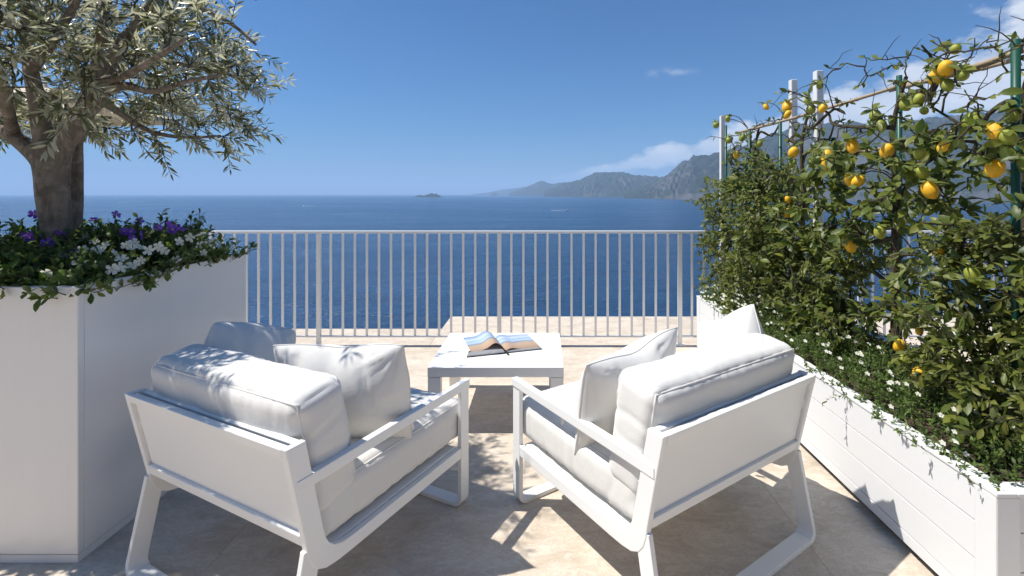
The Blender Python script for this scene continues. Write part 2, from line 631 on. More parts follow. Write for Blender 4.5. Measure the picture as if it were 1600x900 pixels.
def ridge(name, prof, label, depth=0.35, nv=26, seed=0, rough=0.16, step=5.0):
    """mountain mass: prof = list of (px, py crest, shore distance); crest stands behind the shore"""
    px0, px1 = prof[0][0], prof[-1][0]
    nu = int((px1 - px0) / step) + 1
    xs = np.linspace(px0, px1, nu)
    pp = [p[0] for p in prof]
    py = np.interp(xs, pp, [p[1] for p in prof])
    ds = np.interp(xs, pp, [p[2] for p in prof])
    g = Geo()

    def fn(i, j):
        v = j / (nv - 1)
        D0 = ds[i]
        Dc = D0 * (1 + depth)
        vv = v * 1.35
        D = D0 + (Dc - D0) * vv
        topz = EYE + (CY - py[i]) / FPX * Dc
        H = max(2.0, topz - SEA_Z)
        if vv <= 1:
            h = H * (0.42 * vv ** 0.45 + 0.58 * vv ** 1.4)
        else:
            h = H * (1 - ((vv - 1) / 0.35) ** 1.3)
        X = (xs[i] - CX) / FPX * D
        q = Vector((X, D, 0)) / (H * 1.1 + 60)
        n1 = mnoise.fractal(q * 2.2 + Vector((seed, 0, 0)), 1.0, 2.0, 6)
        n2 = abs(mnoise.noise(Vector((X / (H * 0.22 + 12), D / (H * 0.9 + 40), seed))))
        edge = math.sin(PI * min(1, max(0, vv)) * 0.93 + 0.1) if vv <= 1 else 0.2
        h += H * rough * (n1 * 0.9 + 0.5 - n2 * 1.3) * (0.25 + 0.75 * edge) * (1 if j else 0)
        if vv > 0.9:
            h += H * 0.03 * mnoise.fractal(q * 9 + Vector((seed, 3, 0)), 0.9, 2.0, 4)
        if j == 0:
            h = -3
        return Vector((X, D, SEA_Z + max(-3, h)))
    g.grid(nu, nv, fn)
    o = g.build(name, CLIFF, smooth=False)
    return tag(o, label, kind='structure')


def shore(py):
    return HT * FPX / (py - CY)


ridge('headland', [(738, 303.5, 21000), (760, 301, 21000), (785, 296, 20500), (815, 292, 20000), (850, 289, 19500), (900, 288, 19000), (980, 290, 19000)],
      'farthest pale headland low on the horizon', 0.12, 14, 1, 0.12, 3)
ridge('headland', [(795, 302, 14000), (820, 293, 13500), (846, 282, 13000), (862, 287, 12500), (900, 283, 12000), (960, 280, 11500), (1040, 284, 11000)],
      'second hazy headland with a small peak', 0.15, 16, 5, 0.12, 3)
ridge('headland', [(850, 299, 9500), (880, 287, 9000), (905, 281, 8600), (928, 271, 8200), (945, 268, 8000), (970, 269, 7800), (990, 273, 7600), (1015, 275, 7300),
                   (1040, 277, 7000), (1120, 276, 6500)], 'blue grey headland with a flat topped ridge', 0.2, 24, 9, 0.14, 2.5)
ridge('mountain', [(975, 301, 6000), (1000, 291, 5600), (1025, 283, 5300), (1045, 272, 5000), (1062, 256, 4800), (1082, 246, 4600), (1105, 243, 4500), (1130, 238, 4400),
                   (1180, 222, 4200), (1250, 196, 4000), (1330, 194, 3700), (1420, 188, 3400), (1520, 178, 3100), (1640, 165, 2800), (1800, 120, 2500), (2100, 90, 2200), (2600, 40, 2000)],
      'steep rocky mountain slope rising behind the lemon trees', 0.33, 44, 13, 0.17, 4)


def islet(px, py, wpx, hpx, label, seed):
    D = shore(py)
    c = at_raw(px, py, D)
    w = wpx / FPX * D
    h = hpx / FPX * D
    g = Geo()

    def fn(i, j):
        u = i / 23 * 2 - 1
        v = j / 9 * 2 - 1
        r = max(0, 1 - u * u) * max(0, 1 - v * v)
        k = mnoise.fractal(Vector((u * 2.1 + seed, v * 2, 0)), 0.9, 2, 4)
        return Vector((c.x + u * w / 2, c.y + v * w * 0.3, SEA_Z - 1 + h * (r ** 0.6) * (0.75 + 0.9 * k)))
    g.grid(24, 10, fn)
    tag(g.build('islet', CLIFF, smooth=False), label, kind='structure')


islet(670, 308.2, 42, 5.5, 'low twin humped rock islet on the horizon', 2.3)
islet(773, 305.6, 14, 3.4, 'tiny far rock islet near the headland', 6.1)


def boat(px, py, length, heading, label):
    D = shore(py)
    c = at_raw(px, py, D)
    root = empty('motorboat', (c.x, c.y, SEA_Z), heading)
    g = Geo()

    def fn(i, j):
        u = i / 10
        s = j / 6 * 2 - 1
        w = 0.16 * length * (1 - max(0, (u - 0.45) / 0.55) ** 2) + 0.02
        return Vector(((u - 0.5) * length, s * w, 0.13 * length * (abs(s) ** 1.5) * (0.8 + 0.5 * u)))
    g.grid(11, 7, fn)
    g.build('hull', WHITE, root, False)
    box('cabin', Vector((-0.05 * length, 0, 0.15 * length)), (0.3 * length, 0.2 * length, 0.13 * length), FOAM, root, 0.1)
    tag(root, label, 'boat', 'motorboats out on the sea')
    g = Geo()

    def wk(i, j):
        u = i / 16
        s = j / 4 * 2 - 1
        a = Vector((-length * 0.5 - u * length * 3.6, s * (0.18 + 0.8 * u) * length * 0.5, 0.12 * (1 - u)))
        a.rotate(Matrix.Rotation(heading, 3, 'Z'))
        return Vector((c.x, c.y, SEA_Z + 0.25)) + a + Vector((0, 0, 0.2 * random.random()))
    g.grid(17, 5, wk)
    tag(g.build('boat_wake', FOAM, smooth=False), 'white foam trail behind a moving boat', kind='stuff')


boat(886, 329, 13, R(8), 'tiny white motorboat speeding before the headlands')
boat(474, 322, 13, R(170), 'tiny white motorboat far out left of centre')

# ------------------------------------------------------------------ terrace
floor = box('terrace_floor', Vector((0.0, (-9.0 + 5.28 * KY) / 2, -0.18)), (17.0, 9.0 + 5.28 * KY, 0.30), DARK, None, 0.0)
tag(floor, 'pale travertine terrace floor', kind='structure')
XS = [-8.5, -6.1, -3.7, -1.3, 1.1, 3.5, 5.9, 8.5]
YS = [-8.95, -7.1, -5.4, -3.7, -2.0, -0.48, 1.20, 3.33 * KY, 5.272 * KY]
for i in range(len(XS) - 1):
    for j in range(len(YS) - 1):
        x0, x1, y0, y1 = XS[i] + 0.0005, XS[i + 1] - 0.0005, YS[j] + 0.0006, YS[j + 1] - 0.0006
        box('slab', Vector(((x0 + x1) / 2, (y0 + y1) / 2, -0.015)), (x1 - x0, y1 - y0, 0.03), FLOOR, floor, 0.0006)
EDGE = [(-8.5, -3.7), (-3.7, -1.09), (-1.09, 1.1), (1.1, 3.5), (3.5, 8.5)]
led = tag(box('terrace_ledge', Vector((0, 5.59 * KY, -0.19)), (17.0, 0.60 * KY, 0.30), DARK, None, 0.0), 'pale stone ledge beyond the railing', kind='structure')
tag(box('lower_roof', Vector((3.7, 6.2 * KY, -0.19)), (9.58, 0.58 * KY, 0.30), FLOOR, None, 0.0), 'pale stone roof edge stepping out past the railing', kind='structure')
for x0, x1 in EDGE:
    y1 = (5.91 if x1 < -1 else 6.50) * KY
    box('slab', Vector(((x0 + x1) / 2, (5.288 * KY + y1) / 2, -0.02)), (x1 - x0 - 0.002, y1 - 5.288 * KY, 0.032), FLOOR, led, 0.002)
box('ledge_face', Vector((0, 5.60 * KY, -2.4)), (16.8, 0.4, 4.1), FLOOR, led, 0.0)

# unseen plastered facade behind the viewpoint, added to bounce warm light onto the chairs
STUCCO = mat_plain('white_stucco', (0.74, 0.71, 0.66), 0.9, 0.2)
hs = empty('bounce_facade', (0, -2.6, 0))
tag(hs, 'unseen white plastered facade added behind the terrace for bounce light', 'building')
for xc, wd in ((-5.3, 6.4), (0.0, 1.2), (5.3, 6.4)):
    box('wall', Vector((xc, 0, 1.45)), (wd, 0.3, 2.9), STUCCO, hs, 0.01)
box('wall', Vector((0, 0, 3.0)), (17.0, 0.3, 0.2), STUCCO, hs, 0.01)
GLASS, gt_, gp_ = newmat('door_glass')
setp(gp_, base=(0.05, 0.06, 0.065), rough=0.05, spec=0.6)
for xc in (-1.35, 1.35):
    d_ = box('door', Vector((xc, -0.05, 2.82)), (1.48, 0.06, 0.14), WHITE, hs, 0.004)
    for sx_ in (-1, 1):
        box('frame', Vector((xc + sx_ * 0.7, -0.05, 1.375)), (0.08, 0.06, 2.75), WHITE, d_, 0.004)
        box('pane', Vector((xc + sx_ * 0.33, -0.05, 1.375)), (0.64, 0.012, 2.74), GLASS, d_, 0.001)

# railing
RY = 5.24 * KY
rail = empty('railing', (0, RY, 0))
tag(rail, 'white metal railing with thin upright bars along the sea edge', 'railing')
box('top_rail', Vector((1.77, 0, 1.1 - 0.014)), (12.94, 0.042, 0.024), WHITE, rail, 0.003)
px0 = -2.142
SP = 1.727
posts = [px0 + SP * k for k in range(-1, 7)]
pm = None
bmh = None
for k, X in enumerate(posts):
    if pm is None:
        o = box('post', Vector((0, 0, 0.536)), (0.038, 0.034, 1.072), WHITE, rail, 0.003)
        pm = o.data
    else:
        o = link('post', pm, None, rail)
    o.location = (X, 0, 0)
    f = link('base_plate', bmh, None, o) if bmh else box('base_plate', Vector((0, 0, 0.004)), (0.09, 0.055, 0.008), WHITE, o, 0.001)
    bmh = f.data
    # bays
    x0, x1 = X + 0.0195, X + SP - 0.0195
    if X + SP > 8.4:
        continue
    box('bottom_rail', Vector(((x0 + x1) / 2, 0, 0.088)), (x1 - x0, 0.03, 0.012), WHITE, rail, 0.002)
bal = None
for X in posts[:-1]:
    for q in range(1, 15):
        if bal is None:
            o = box('baluster', Vector((0, 0, 0.583)), (0.021, 0.014, 0.976), WHITE, rail, 0.002)
            bal = o.data
        else:
            o = link('baluster', bal, None, rail)
        o.location = (X + SP * q / 15, 0, 0)

# ------------------------------------------------------------------ left planter
PX0, PX1, PY0, PY1, PH = -3.02, -1.822, 2.147 * KY, 3.366 * KY, 1.086
pl = empty('planter', ((PX0 + PX1) / 2, (PY0 + PY1) / 2, 0))
tag(pl, 'tall square white planter holding the olive tree', 'planter')
w, d = PX1 - PX0, PY1 - PY0
TH = 0.028
box('side_panel', Vector((0, -d / 2 + TH / 2, (PH + 0.036) / 2)), (w, TH, PH - 0.036), LACQ, pl, 0.004)
box('side_panel', Vector((0, d / 2 - TH / 2, (PH + 0.036) / 2)), (w, TH, PH - 0.036), LACQ, pl, 0.004)
for s in (-1, 1):
    box('side_panel', Vector((s * (w / 2 - TH / 2 - 0.0003), 0, (PH + 0.036) / 2)), (TH, d - 2 * TH - 0.001, PH - 0.036), LACQ, pl, 0.0015)
box('plinth', Vector((0, 0, 0.0165)), (w - 0.004, d - 0.004, 0.033), LACQ, pl, 0.003)
bm = bmesh.new()
bmesh.ops.create_grid(bm, x_segments=24, y_segments=24, size=0.5)
for v in bm.verts:
    v.co = Vector((v.co.x * (w - 2 * TH - .004), v.co.y * (d - 2 * TH - .004), 1.03 + 0.02 * mnoise.noise(v.co * 9)))
tag(from_bm('soil', bm, SOIL, None, True, ((PX0 + PX1) / 2, (PY0 + PY1) / 2, 0)), 'dark soil in the tall planter', kind='stuff')

# ------------------------------------------------------------------ right planter
RYM = 3.5 * KY
RYJ = 3.05 * KY
RP = empty('planter_box', (1.46, RYM, 0))
tag(RP, 'long low white planter box of horizontal boards under the lemon trees', 'planter')
RX0, RX1, RY0, RY1, RZ = 1.46, 2.30, 1.76 * KY, 5.19 * KY, 0.487
HB = 0.1285
for k in range(4):
    zc = 0.487 - 0.012 - HB * (k + 0.5)
    hh = HB - 0.0035
    if k == 3:
        zc += 0.040
        hh -= 0.080
    box('board', Vector((0.012, (RY0 + RY1) / 2 - RYM, zc)), (0.024, RY1 - RY0 - 0.16, hh), WOODW, RP, 0.0018)
    box('board', Vector((RX1 - RX0 - 0.012, (RY0 + RY1) / 2 - RYM, zc)), (0.024, RY1 - RY0 - 0.16, hh), WOODW, RP, 0.0018)
    for yy in (RY0 + 0.03, RY1 - 0.03):
        box('board', Vector(((RX1 - RX0) / 2, yy - RYM, zc)), (RX1 - RX0 - 0.17, 0.024, hh), WOODW, RP, 0.0018)
box('base', Vector(((RX1 - RX0) / 2, 0, 0.225)), (RX1 - RX0 - 0.06, RY1 - RY0 - 0.2, 0.41), DARK, RP, 0.002)
for xx in (0.038, RX1 - RX0 - 0.038):
    for yy in (RY0 + 0.04, RY1 - 0.04):
        box('corner_post', Vector((xx, yy - RYM, 0.2395)), (0.082, 0.08, 0.471), WOODW, RP, 0.006)
for xx in (0.03, RX1 - RX0 - 0.03):
    ya, yb = RY0 - 0.004, RY1 + 0.004
    box('cap_board', Vector((xx, (ya + RYJ) / 2 - RYM, 0.4815)), (0.068, RYJ - ya - 0.001, 0.012), WOODW, RP, 0.002)
    box('cap_board', Vector((xx, (yb + RYJ) / 2 - RYM, 0.4815)), (0.068, yb - RYJ - 0.001, 0.012), WOODW, RP, 0.002)
box('cap_board', Vector(((RX1 - RX0) / 2, RY0 + 0.03 - RYM, 0.4815)), (RX1 - RX0 - 0.13, 0.068, 0.012), WOODW, RP, 0.002)
box('cap_board', Vector(((RX1 - RX0) / 2, RY1 - 0.03 - RYM, 0.4815)), (RX1 - RX0 - 0.13, 0.068, 0.012), WOODW, RP, 0.002)
bm = bmesh.new()
bmesh.ops.create_grid(bm, x_segments=16, y_segments=50, size=0.5)
for v in bm.verts:
    v.co = Vector((v.co.x * 0.76, v.co.y * 3.3 * KY, 0.455 + 0.02 * mnoise.noise(v.co * 11)))
tag(from_bm('soil', bm, SOIL, None, True, (1.88, 3.475 * KY, 0)), 'dark soil in the long planter box', kind='stuff')
# neighbouring white box at the frame edge
nb = empty('planter_box', (1.80, 1.76 * KY - 0.26, 0))
tag(nb, 'second white planter box just nearer at the right edge', 'planter')
box('front_panel', Vector((0.35, 0.17, 0.235)), (0.86, 0.03, 0.43), WOODW, nb, 0.006)
box('front_panel', Vector((0.35, -0.30, 0.235)), (0.86, 0.03, 0.43), WOODW, nb, 0.006)
box('side_panel', Vector((-0.06, -0.065, 0.235)), (0.03, 0.438, 0.43), WOODW, nb, 0.004)
box('side_panel', Vector((0.76, -0.065, 0.235)), (0.03, 0.438, 0.43), WOODW, nb, 0.004)
box('lid', Vector((0.35, -0.065, 0.457)), (0.87, 0.51, 0.012), WOODW, nb, 0.004)

# tall posts, stakes, canes
for (px, py, wpx, Yd, lab) in ((1239, 125, 13, 4.55, 'tall white square post, middle one of three in the hedge'),
                               (1278.5, 111, 15, 3.95, 'tall white square post, nearest and tallest of three'),
                               (1128.5, 181, 9, 5.30, 'slim white post at the far end of the hedge')):
    top = at(px, py, Yd)
    Yd *= KY
    ww = wpx / FPX * Yd
    o = box('trellis_post', Vector((0, 0, (top.z + 0.45) / 2)), (ww * 0.76, ww * 0.76, top.z - 0.45), WOODW, None, 0.006)
    o.location = (top.x, Yd, 0)
    tag(o, lab, 'post', 'white posts in the hedge')
for (px, py, Yd, r, lab) in ((1587, 62, 2.14, 0.015, 'green plant stake nearest the camera at the right edge'),
                             (1405, 118, 3.15, 0.015, 'green plant stake in the middle of the lemon trees'),
                             (1219, 190, 4.3, 0.014, 'green plant stake just left of the white posts'),
                             (1134, 196, 5.15, 0.013, 'green plant stake against the far slim white post'),
                             (1171, 204, 4.8, 0.012, 'thin dark green stake in the far shrub'),
                             (1302, 215, 3.7, 0.013, 'green plant stake right of the nearest white post')):
    top = at(px, py, Yd)
    g = Geo()
    g.tube([(0, 0, 0.44), (0.003, 0.002, 1.2), (0, 0, top.z)], [r, r, r], 8)
    for q in range(9):
        z = 0.6 + q * (top.z - 0.65) / 9
        g.tube([(0, 0, z), (0, 0, z + 0.006)], [r * 1.12, r * 1.12], 8)
    o = g.build('plant_stake', STAKE)
    o.location = (top.x, Yd * KY, 0)
    tag(o, lab, 'stake', 'green stakes in the hedge')
for (a, b, r, lab) in ((at(1640, 64, 2.0), at(1392, 141, 3.3), 0.012, 'upper bamboo cane tied between the green stakes'),
                       (at(1640, 78, 2.0), at(1410, 133, 3.2), 0.010, 'second bamboo cane lying along the upper one'),
                       (at(1400, 136, 3.2), at(1150, 208, 5.2), 0.011, 'bamboo cane reaching to the far post'),
                       (at(1530, 195, 2.45), at(1330, 240, 3.6), 0.008, 'thin bamboo cane crossing low behind the lemons')):
    g = Geo()
    pts = [a.lerp(b, k / 6) + Vector((0, 0, -0.012 * math.sin(PI * k / 6))) for k in range(7)]
    g.tube(pts, r, 7)
    for k in range(1, 6):
        g.tube([pts[k] - (b - a).normalized() * 0.006, pts[k] + (b - a).normalized() * 0.006], r * 1.25, 7)
    tag(g.build('bamboo_cane', BAMBOO), lab, 'cane', 'canes of the lemon trellis')


# ------------------------------------------------------------------ cushions
def cube_patches(n):
    """six faces of the cube [-1,1]^3 as parameter functions with per-axis segment counts"""
    nx, ny, nz_ = n
    return ((nx, ny, lambda a, b: (a, b, 1)), (nx, ny, lambda a, b: (-a, b, -1)),
            (nx, nz_, lambda a, b: (-a, 1, b)), (nx, nz_, lambda a, b: (a, -1, b)),
            (ny, nz_, lambda a, b: (1, a, b)), (ny, nz_, lambda a, b: (-1, -a, b)))


def cushion_map(a, b, c, r, puff, seed, wr=1.0):
    half = Vector((a, b, c))

    def f(x, y, z):
        p = Vector((x * a, y * b, z * c))
        inner = Vector([max(-(h - r), min(h - r, q)) for h, q in zip(half, p)])
        dd = p - inner
        n = dd.normalized() if dd.length > 1e-9 else Vector((0, 0, 1))
        q = inner + n * r
        # crown of each face
        if abs(z) == 1:
            pf, u, v = puff, x, y
        elif abs(y) == 1:
            pf, u, v = puff * 0.55, x, z
        else:
            pf, u, v = puff * 0.4, y, z
        q = q + n * pf * (1 - u * u) ** 0.8 * (1 - v * v) ** 0.8
        sv = Vector((seed, seed * 0.37, 0))
        q = q + n * wr * 0.007 * mnoise.noise(p * 6 + sv)
        # creases running in from the seams
        ex, ey, ez = 1 - abs(x), 1 - abs(y), 1 - abs(z)
        am = 0.0
        if abs(z) == 1 or abs(x) == 1:
            am += math.exp(-ey * b / 0.06) * mnoise.noise(Vector((p.x * 34, p.y * 5, p.z * 12)) + sv)
        if abs(z) == 1 or abs(y) == 1:
            am += math.exp(-ex * a / 0.06) * mnoise.noise(Vector((p.x * 5, p.y * 34, p.z * 12)) - sv)
        if abs(z) != 1:
            am += math.exp(-ez * c / 0.04) * mnoise.noise(Vector((p.x * 30, p.y * 30, p.z * 6)) + sv * 2)
        q = q + n * wr * 0.0058 * am
        big = mnoise.noise(Vector((p.x * 3.1, p.y * 9, p.z * 3)) + sv * 3)
        q = q - n * wr * 0.006 * max(0, 1 - abs(big) * 7)
        return q
    return f


def cushion(name, a, b, c, r, puff, seed, parent, mtx, piping=True, n=(84, 64, 18), wr=1.0):
    f = cushion_map(a, b, c, r, puff, seed, wr)
    bm = bmesh.new()
    for nu, nv, fn in cube_patches(n):
        vs = [[bm.verts.new(f(*fn(i / nu * 2 - 1, j / nv * 2 - 1))) for i in range(nu + 1)] for j in range(nv + 1)]
        for j in range(nv):
            for i in range(nu):
                bm.faces.new((vs[j][i], vs[j][i + 1], vs[j + 1][i + 1], vs[j + 1][i]))
    bmesh.ops.remove_doubles(bm, verts=bm.verts, dist=0.0006)
    o = from_bm(name, bm, FABRIC, parent, True)
    o.matrix_local = mtx
    if piping:
        for zz in (1, -1):
            path = []
            m = 40
            for k in range(m):
                path.append((-1 + 2 * k / m, -1))
            for k in range(m):
                path.append((1, -1 + 2 * k / m))
            for k in range(m):
                path.append((1 - 2 * k / m, 1))
            for k in range(m):
                path.append((-1, 1 - 2 * k / m))
            pts = [f(x, y, zz) for x, y in path]
            pts.append(pts[0])
            g = Geo()
            g.tube(pts, 0.0042, 6)
            g.build('piping', FABRIC, o)
    return o


def pillow(w, h, T, seed, mtx, label, chop=0.03, soft=0.03):
    nu, nv = 46, 40
    g = Geo()

    def f(u, v, side):
        e = max(0.0, 1 - abs(u) ** 2.3) * max(0.0, 1 - abs(v) ** 2.3)
        t = T * 1.12 * e ** 0.56
        x = u * w * (1 - 0.045 * (1 - v * v))
        z = v * h * (1 - 0.05 * (1 - u * u))
        x += 0.015 * mnoise.noise(Vector((v * 1.5, seed, 0)))
        kc = 1 - soft * (u * u * v * v) ** 2
        x *= kc
        z *= kc
        ch = chop * math.exp(-((u - 0.05) / 0.42) ** 2) * max(0, v) ** 2
        z -= ch
        s = Vector((seed, side * 5.0, 0))
        P = Vector((x, 0, z))
        wrk = 0.010 * mnoise.noise(P * 5.0 + s)
        # creases: along the seams and fanning out of the corners
        wrk += 0.006 * math.exp(-(1 - abs(v)) / 0.22) * mnoise.noise(Vector((x * 32, z * 5, 0)) + s)
        wrk += 0.006 * math.exp(-(1 - abs(u)) / 0.22) * mnoise.noise(Vector((x * 5, z * 32, 0)) + s)
        for cu in (-1, 1):
            for cv in (-1, 1):
                du, dv = (u - cu), (v - cv)
                dist = math.hypot(du, dv)
                ang = math.atan2(dv * cv, du * cu)
                wrk += 0.010 * math.exp(-((dist - 0.38) / 0.28) ** 2) * mnoise.noise(Vector((ang * 7, cu * 3 + cv, seed + side)))
        fold = mnoise.noise(Vector((x * 7.5 + z * 1.2, z * 1.1, 0)) + s * 1.7)
        wrk -= 0.012 * max(0, 1 - abs(fold) * 6) * max(0, min(1, 0.6 + v))
        y = side * (t + wrk * min(1, e * 5))
        y += 0.02 * math.sin(u * 2.2 + seed) * (v * 0.5 + 0.5)
        return Vector((x, y, z))
    for side in (1, -1):
        g.grid(nu + 1, nv + 1, lambda i, j, s=side: f(math.sin((i / nu - 0.5) * PI * 0.999), math.sin((j / nv - 0.5) * PI * 0.999), s))
    bm = bmesh.new()
    tmp = g.mesh('t')
    bm.from_mesh(tmp)
    bpy.data.meshes.remove(tmp)
    bmesh.ops.remove_doubles(bm, verts=bm.verts, dist=0.0012)
    o = from_bm('throw_pillow', bm, FABRIC, None, True)
    o.matrix_world = mtx
    tag(o, label, 'pillow', 'throw pillows on the armchairs')
    # seam
    g = Geo()
    pts = []
    m = 26
    for k in range(m):
        pts.append((-1 + 2 * k / m, -1))
    for k in range(m):
        pts.append((1, -1 + 2 * k / m))
    for k in range(m):
        pts.append((1 - 2 * k / m, 1))
    for k in range(m):
        pts.append((-1, 1 - 2 * k / m))
    pp = [f(u, v, 0) for u, v in pts]
    pp.append(pp[0])
    g.tube(pp, 0.0035, 5)
    g.build('seam', FABRIC, o)
    return o


# ------------------------------------------------------------------ armchairs
W2, D2 = 0.465, 0.46          # half footprint


def arc(cx, cz, r, a0, a1, n=8):
    return [(cx + r * math.cos(R(a0 + (a1 - a0) * k / n)), cz + r * math.sin(R(a0 + (a1 - a0) * k / n))) for k in range(n + 1)]


def make_chair(label):
    root = empty('armchair')
    tag(root, label, 'armchair', 'white lounge armchairs')
    # side frames: raked back post curving into the seat rail
    poly = [(-0.447, 0.6915), (-0.378, 0.368)]
    poly += [(-0.372, 0.330), (-0.360, 0.295), (-0.338, 0.266), (-0.305, 0.248), (-0.26, 0.241), (-0.2, 0.239), (0.425, 0.236)]
    poly += [(0.425, 0.283), (-0.200, 0.286), (-0.240, 0.290), (-0.272, 0.303), (-0.294, 0.325), (-0.307, 0.352), (-0.314, 0.380), (-0.379, 0.6915)]
    for s in (-1, 1):
        bm = bmesh.new()
        bm_prism(bm, poly, lambda u, v, w_: Vector((w_, u, v)), s * 0.453 - 0.012, s * 0.453 + 0.012, 0.003)
        from_bm('side_frame', bm, WHITE, root)
    # legs: flat bars, bent at the floor; floor bar between them
    T = 0.020
    for name, ya, wd, ztop, shear in (('front', 0.428, 0.06, 0.5415, 0.0), ('rear', -0.4525, 0.066, 0.345, 0.2024)):
        for s in (-1, 1):
            xo = 0.463
            ro, ri = 0.045, 0.025
            out = [(xo, ztop)] + [(xo - ro + ro * math.cos(R(a)), ro + ro * math.sin(R(a))) for a in (0, -15, -30, -45, -60, -75, -90)]
            inn = [(xo - ro + ri * math.cos(R(a)), ro + ri * math.sin(R(a))) for a in (-90, -75, -60, -45, -30, -15, 0)] + [(xo - T, ztop)]
            pts = [(s * u, v) for u, v in out + inn]
            bm = bmesh.new()
            bm_prism(bm, pts, lambda u, v, w_, sh=shear: Vector((u, w_ + sh * v, v)), ya, ya + wd, 0.0025)
            from_bm('leg', bm, WHITE, root)
        bm = bmesh.new()
        bm_box(bm, Vector((0, ya + wd / 2, T / 2)), (2 * (0.463 - 0.045) - 0.001, wd - 0.0008, T), None, 0.0025)
        from_bm('floor_bar', bm, WHITE, root)
    # armrests
    for s in (-1, 1):
        box('armrest', Vector((s * 0.453, 0.040, 0.561)), (0.030, 0.900, 0.038), WHITE, root, 0.003)
    # back: recessed panel, bottom rail, top strips
    ang = math.atan2(0.069, 0.3235)
    rot = Matrix.Rotation(ang, 3, 'X')

    def bp(zc, yoff):
        y = -0.378 - (zc - 0.368) * 0.069 / 0.3235
        return Vector((0, y + yoff, zc))
    box('back_panel', bp(0.540, 0.022), (0.879, 0.014, 0.300), WHITE, root, 0.002, rot)
    box('back_rail', bp(0.378, 0.026), (0.880, 0.050, 0.040), WHITE, root, 0.004, rot)
    box('back_rail', bp(0.676, 0.007), (0.880, 0.013, 0.030), WHITE, root, 0.002, rot)
    box('back_rail', bp(0.672, 0.056), (0.880, 0.022, 0.030), WHITE, root, 0.003, rot)
    # seat deck
    box('seat_deck', Vector((0, 0.075, 0.276)), (0.874, 0.69, 0.024), WHITE, root, 0.004)
    for yy in (0.405,):
        box('cross_rail', Vector((0, yy, 0.262)), (0.876, 0.03, 0.045), WHITE, root, 0.003)
    # cushions
    m = Matrix.Translation((0, 0.097, 0.392))
    sc = cushion('seat_cushion', 0.434, 0.415, 0.090, 0.052, 0.016, 3.1, root, m, True, wr=0.55)
    m = Matrix.Translation((0, -0.262, 0.612)) @ Matrix.Rotation(R(90 - 2) + ang, 4, 'X')
    bc = cushion('back_cushion', 0.438, 0.210, 0.098, 0.05, 0.022, 8.7, root, m, True, n=(84, 42, 20), wr=0.75)
    # ties that hold the cushion to the frame
    for s in (-1, 1):
        for yy, zz in ((0.13, 0.515), (-0.315, 0.50)):
            box('tie_strap', Vector((s * 0.4335, yy, zz)), (0.008, 0.016, 0.05), FABRIC, root, 0.003, Matrix.Rotation(0.3, 3, 'X'))
    return root


CH_L = (Vector((-0.9785, 2.010, 0)), R(-26.1))
CH_R = (Vector((0.5145, 2.114, 0)), R(33.7))
chairL = make_chair('white armchair on the left, dappled by the olive tree')


def copy_tree(o, parent=None):
    c = o.copy()
    C.objects.link(c)
    if parent:
        c.parent = parent
        c.matrix_parent_inverse = o.matrix_parent_inverse.copy()
    for ch in list(o.children):
        copy_tree(ch, c)
    return c


chairR = copy_tree(chairL)
chairR['label'] = 'white armchair on the right, beside the long planter box'
for ch, (loc, rz) in ((chairL, CH_L), (chairR, CH_R)):
    ch.location = loc
    ch.rotation_euler = (0, 0, rz)


def on_chair(chair, x, y, z, rz, tilt, roll=0):
    loc, r = chair
    return (Matrix.Translation(loc) @ Matrix.Rotation(r, 4, 'Z') @ Matrix.Translation((x, y, z))
            @ Matrix.Rotation(rz, 4, 'Z') @ Matrix.Rotation(tilt, 4, 'X') @ Matrix.Rotation(roll, 4, 'Y'))


pillow(0.272, 0.215, 0.110, 1.3, on_chair(CH_L, 0.195, 0.01, 0.645, R(22), R(9), R(-1)), 'plump white pillow in the near corner of the left armchair', 0.02)
pillow(0.225, 0.225, 0.110, 4.1, on_chair(CH_L, -0.325, -0.060, 0.652, R(-80), R(12), R(-20)), 'shaded white pillow leaning on the far arm of the left armchair', -0.012, 0.10)
pillow(0.285, 0.215, 0.110, 6.4, on_chair(CH_R, -0.185, -0.01, 0.632, R(2), R(14), R(-4)), 'plump white pillow leaning on the back of the right armchair', 0.035)
pillow(0.205, 0.215, 0.105, 9.2, on_chair(CH_R, 0.385, -0.100, 0.672, R(80), R(12), R(26)), 'white pillow on the far arm of the right armchair, by the planter', 0.02)

# ------------------------------------------------------------------ table
TZ = 0.395
tx0, tx1, ty0, ty1 = -0.702, 0.128, 3.332 * KY, 4.162 * KY
tb = empty('coffee_table', ((tx0 + tx1) / 2, (ty0 + ty1) / 2, 0))
tag(tb, 'square white coffee table with slatted top between the armchairs', 'table')
tw, td = tx1 - tx0, ty1 - ty0
for s in (-1, 1):
    box('apron', Vector((0, s * (td / 2 - 0.02), TZ - 0.0305)), (tw, 0.04, 0.061), WHITE, tb, 0.003)
    box('apron', Vector((s * (tw / 2 - 0.02), 0, TZ - 0.0425)), (0.04, td - 0.081, 0.039), WHITE, tb, 0.002)
    for s2 in (-1, 1):
        box('leg', Vector((s * (tw / 2 - 0.0405), s2 * (td / 2 - 0.026), (TZ - 0.064) / 2)), (0.079, 0.05, TZ - 0.064), WHITE, tb, 0.003)
ns = 9
sl = None
for k in range(ns):
    yk = -td / 2 + 0.0405 + (td - 0.081) * (k + 0.5) / ns
    o = box('slat', Vector((0, 0, TZ - 0.0112)), (tw, (td - 0.081) / ns - 0.0012, 0.0218), WHITE, tb, 0.0012) if sl is None else link('slat', sl, None, tb)
    sl = o.data
    o.location = (0, yk, 0)
box('under_tray', Vector((0, 0, TZ - 0.05)), (tw - 0.083, td - 0.083, 0.012), WHITE, tb, 0.001)

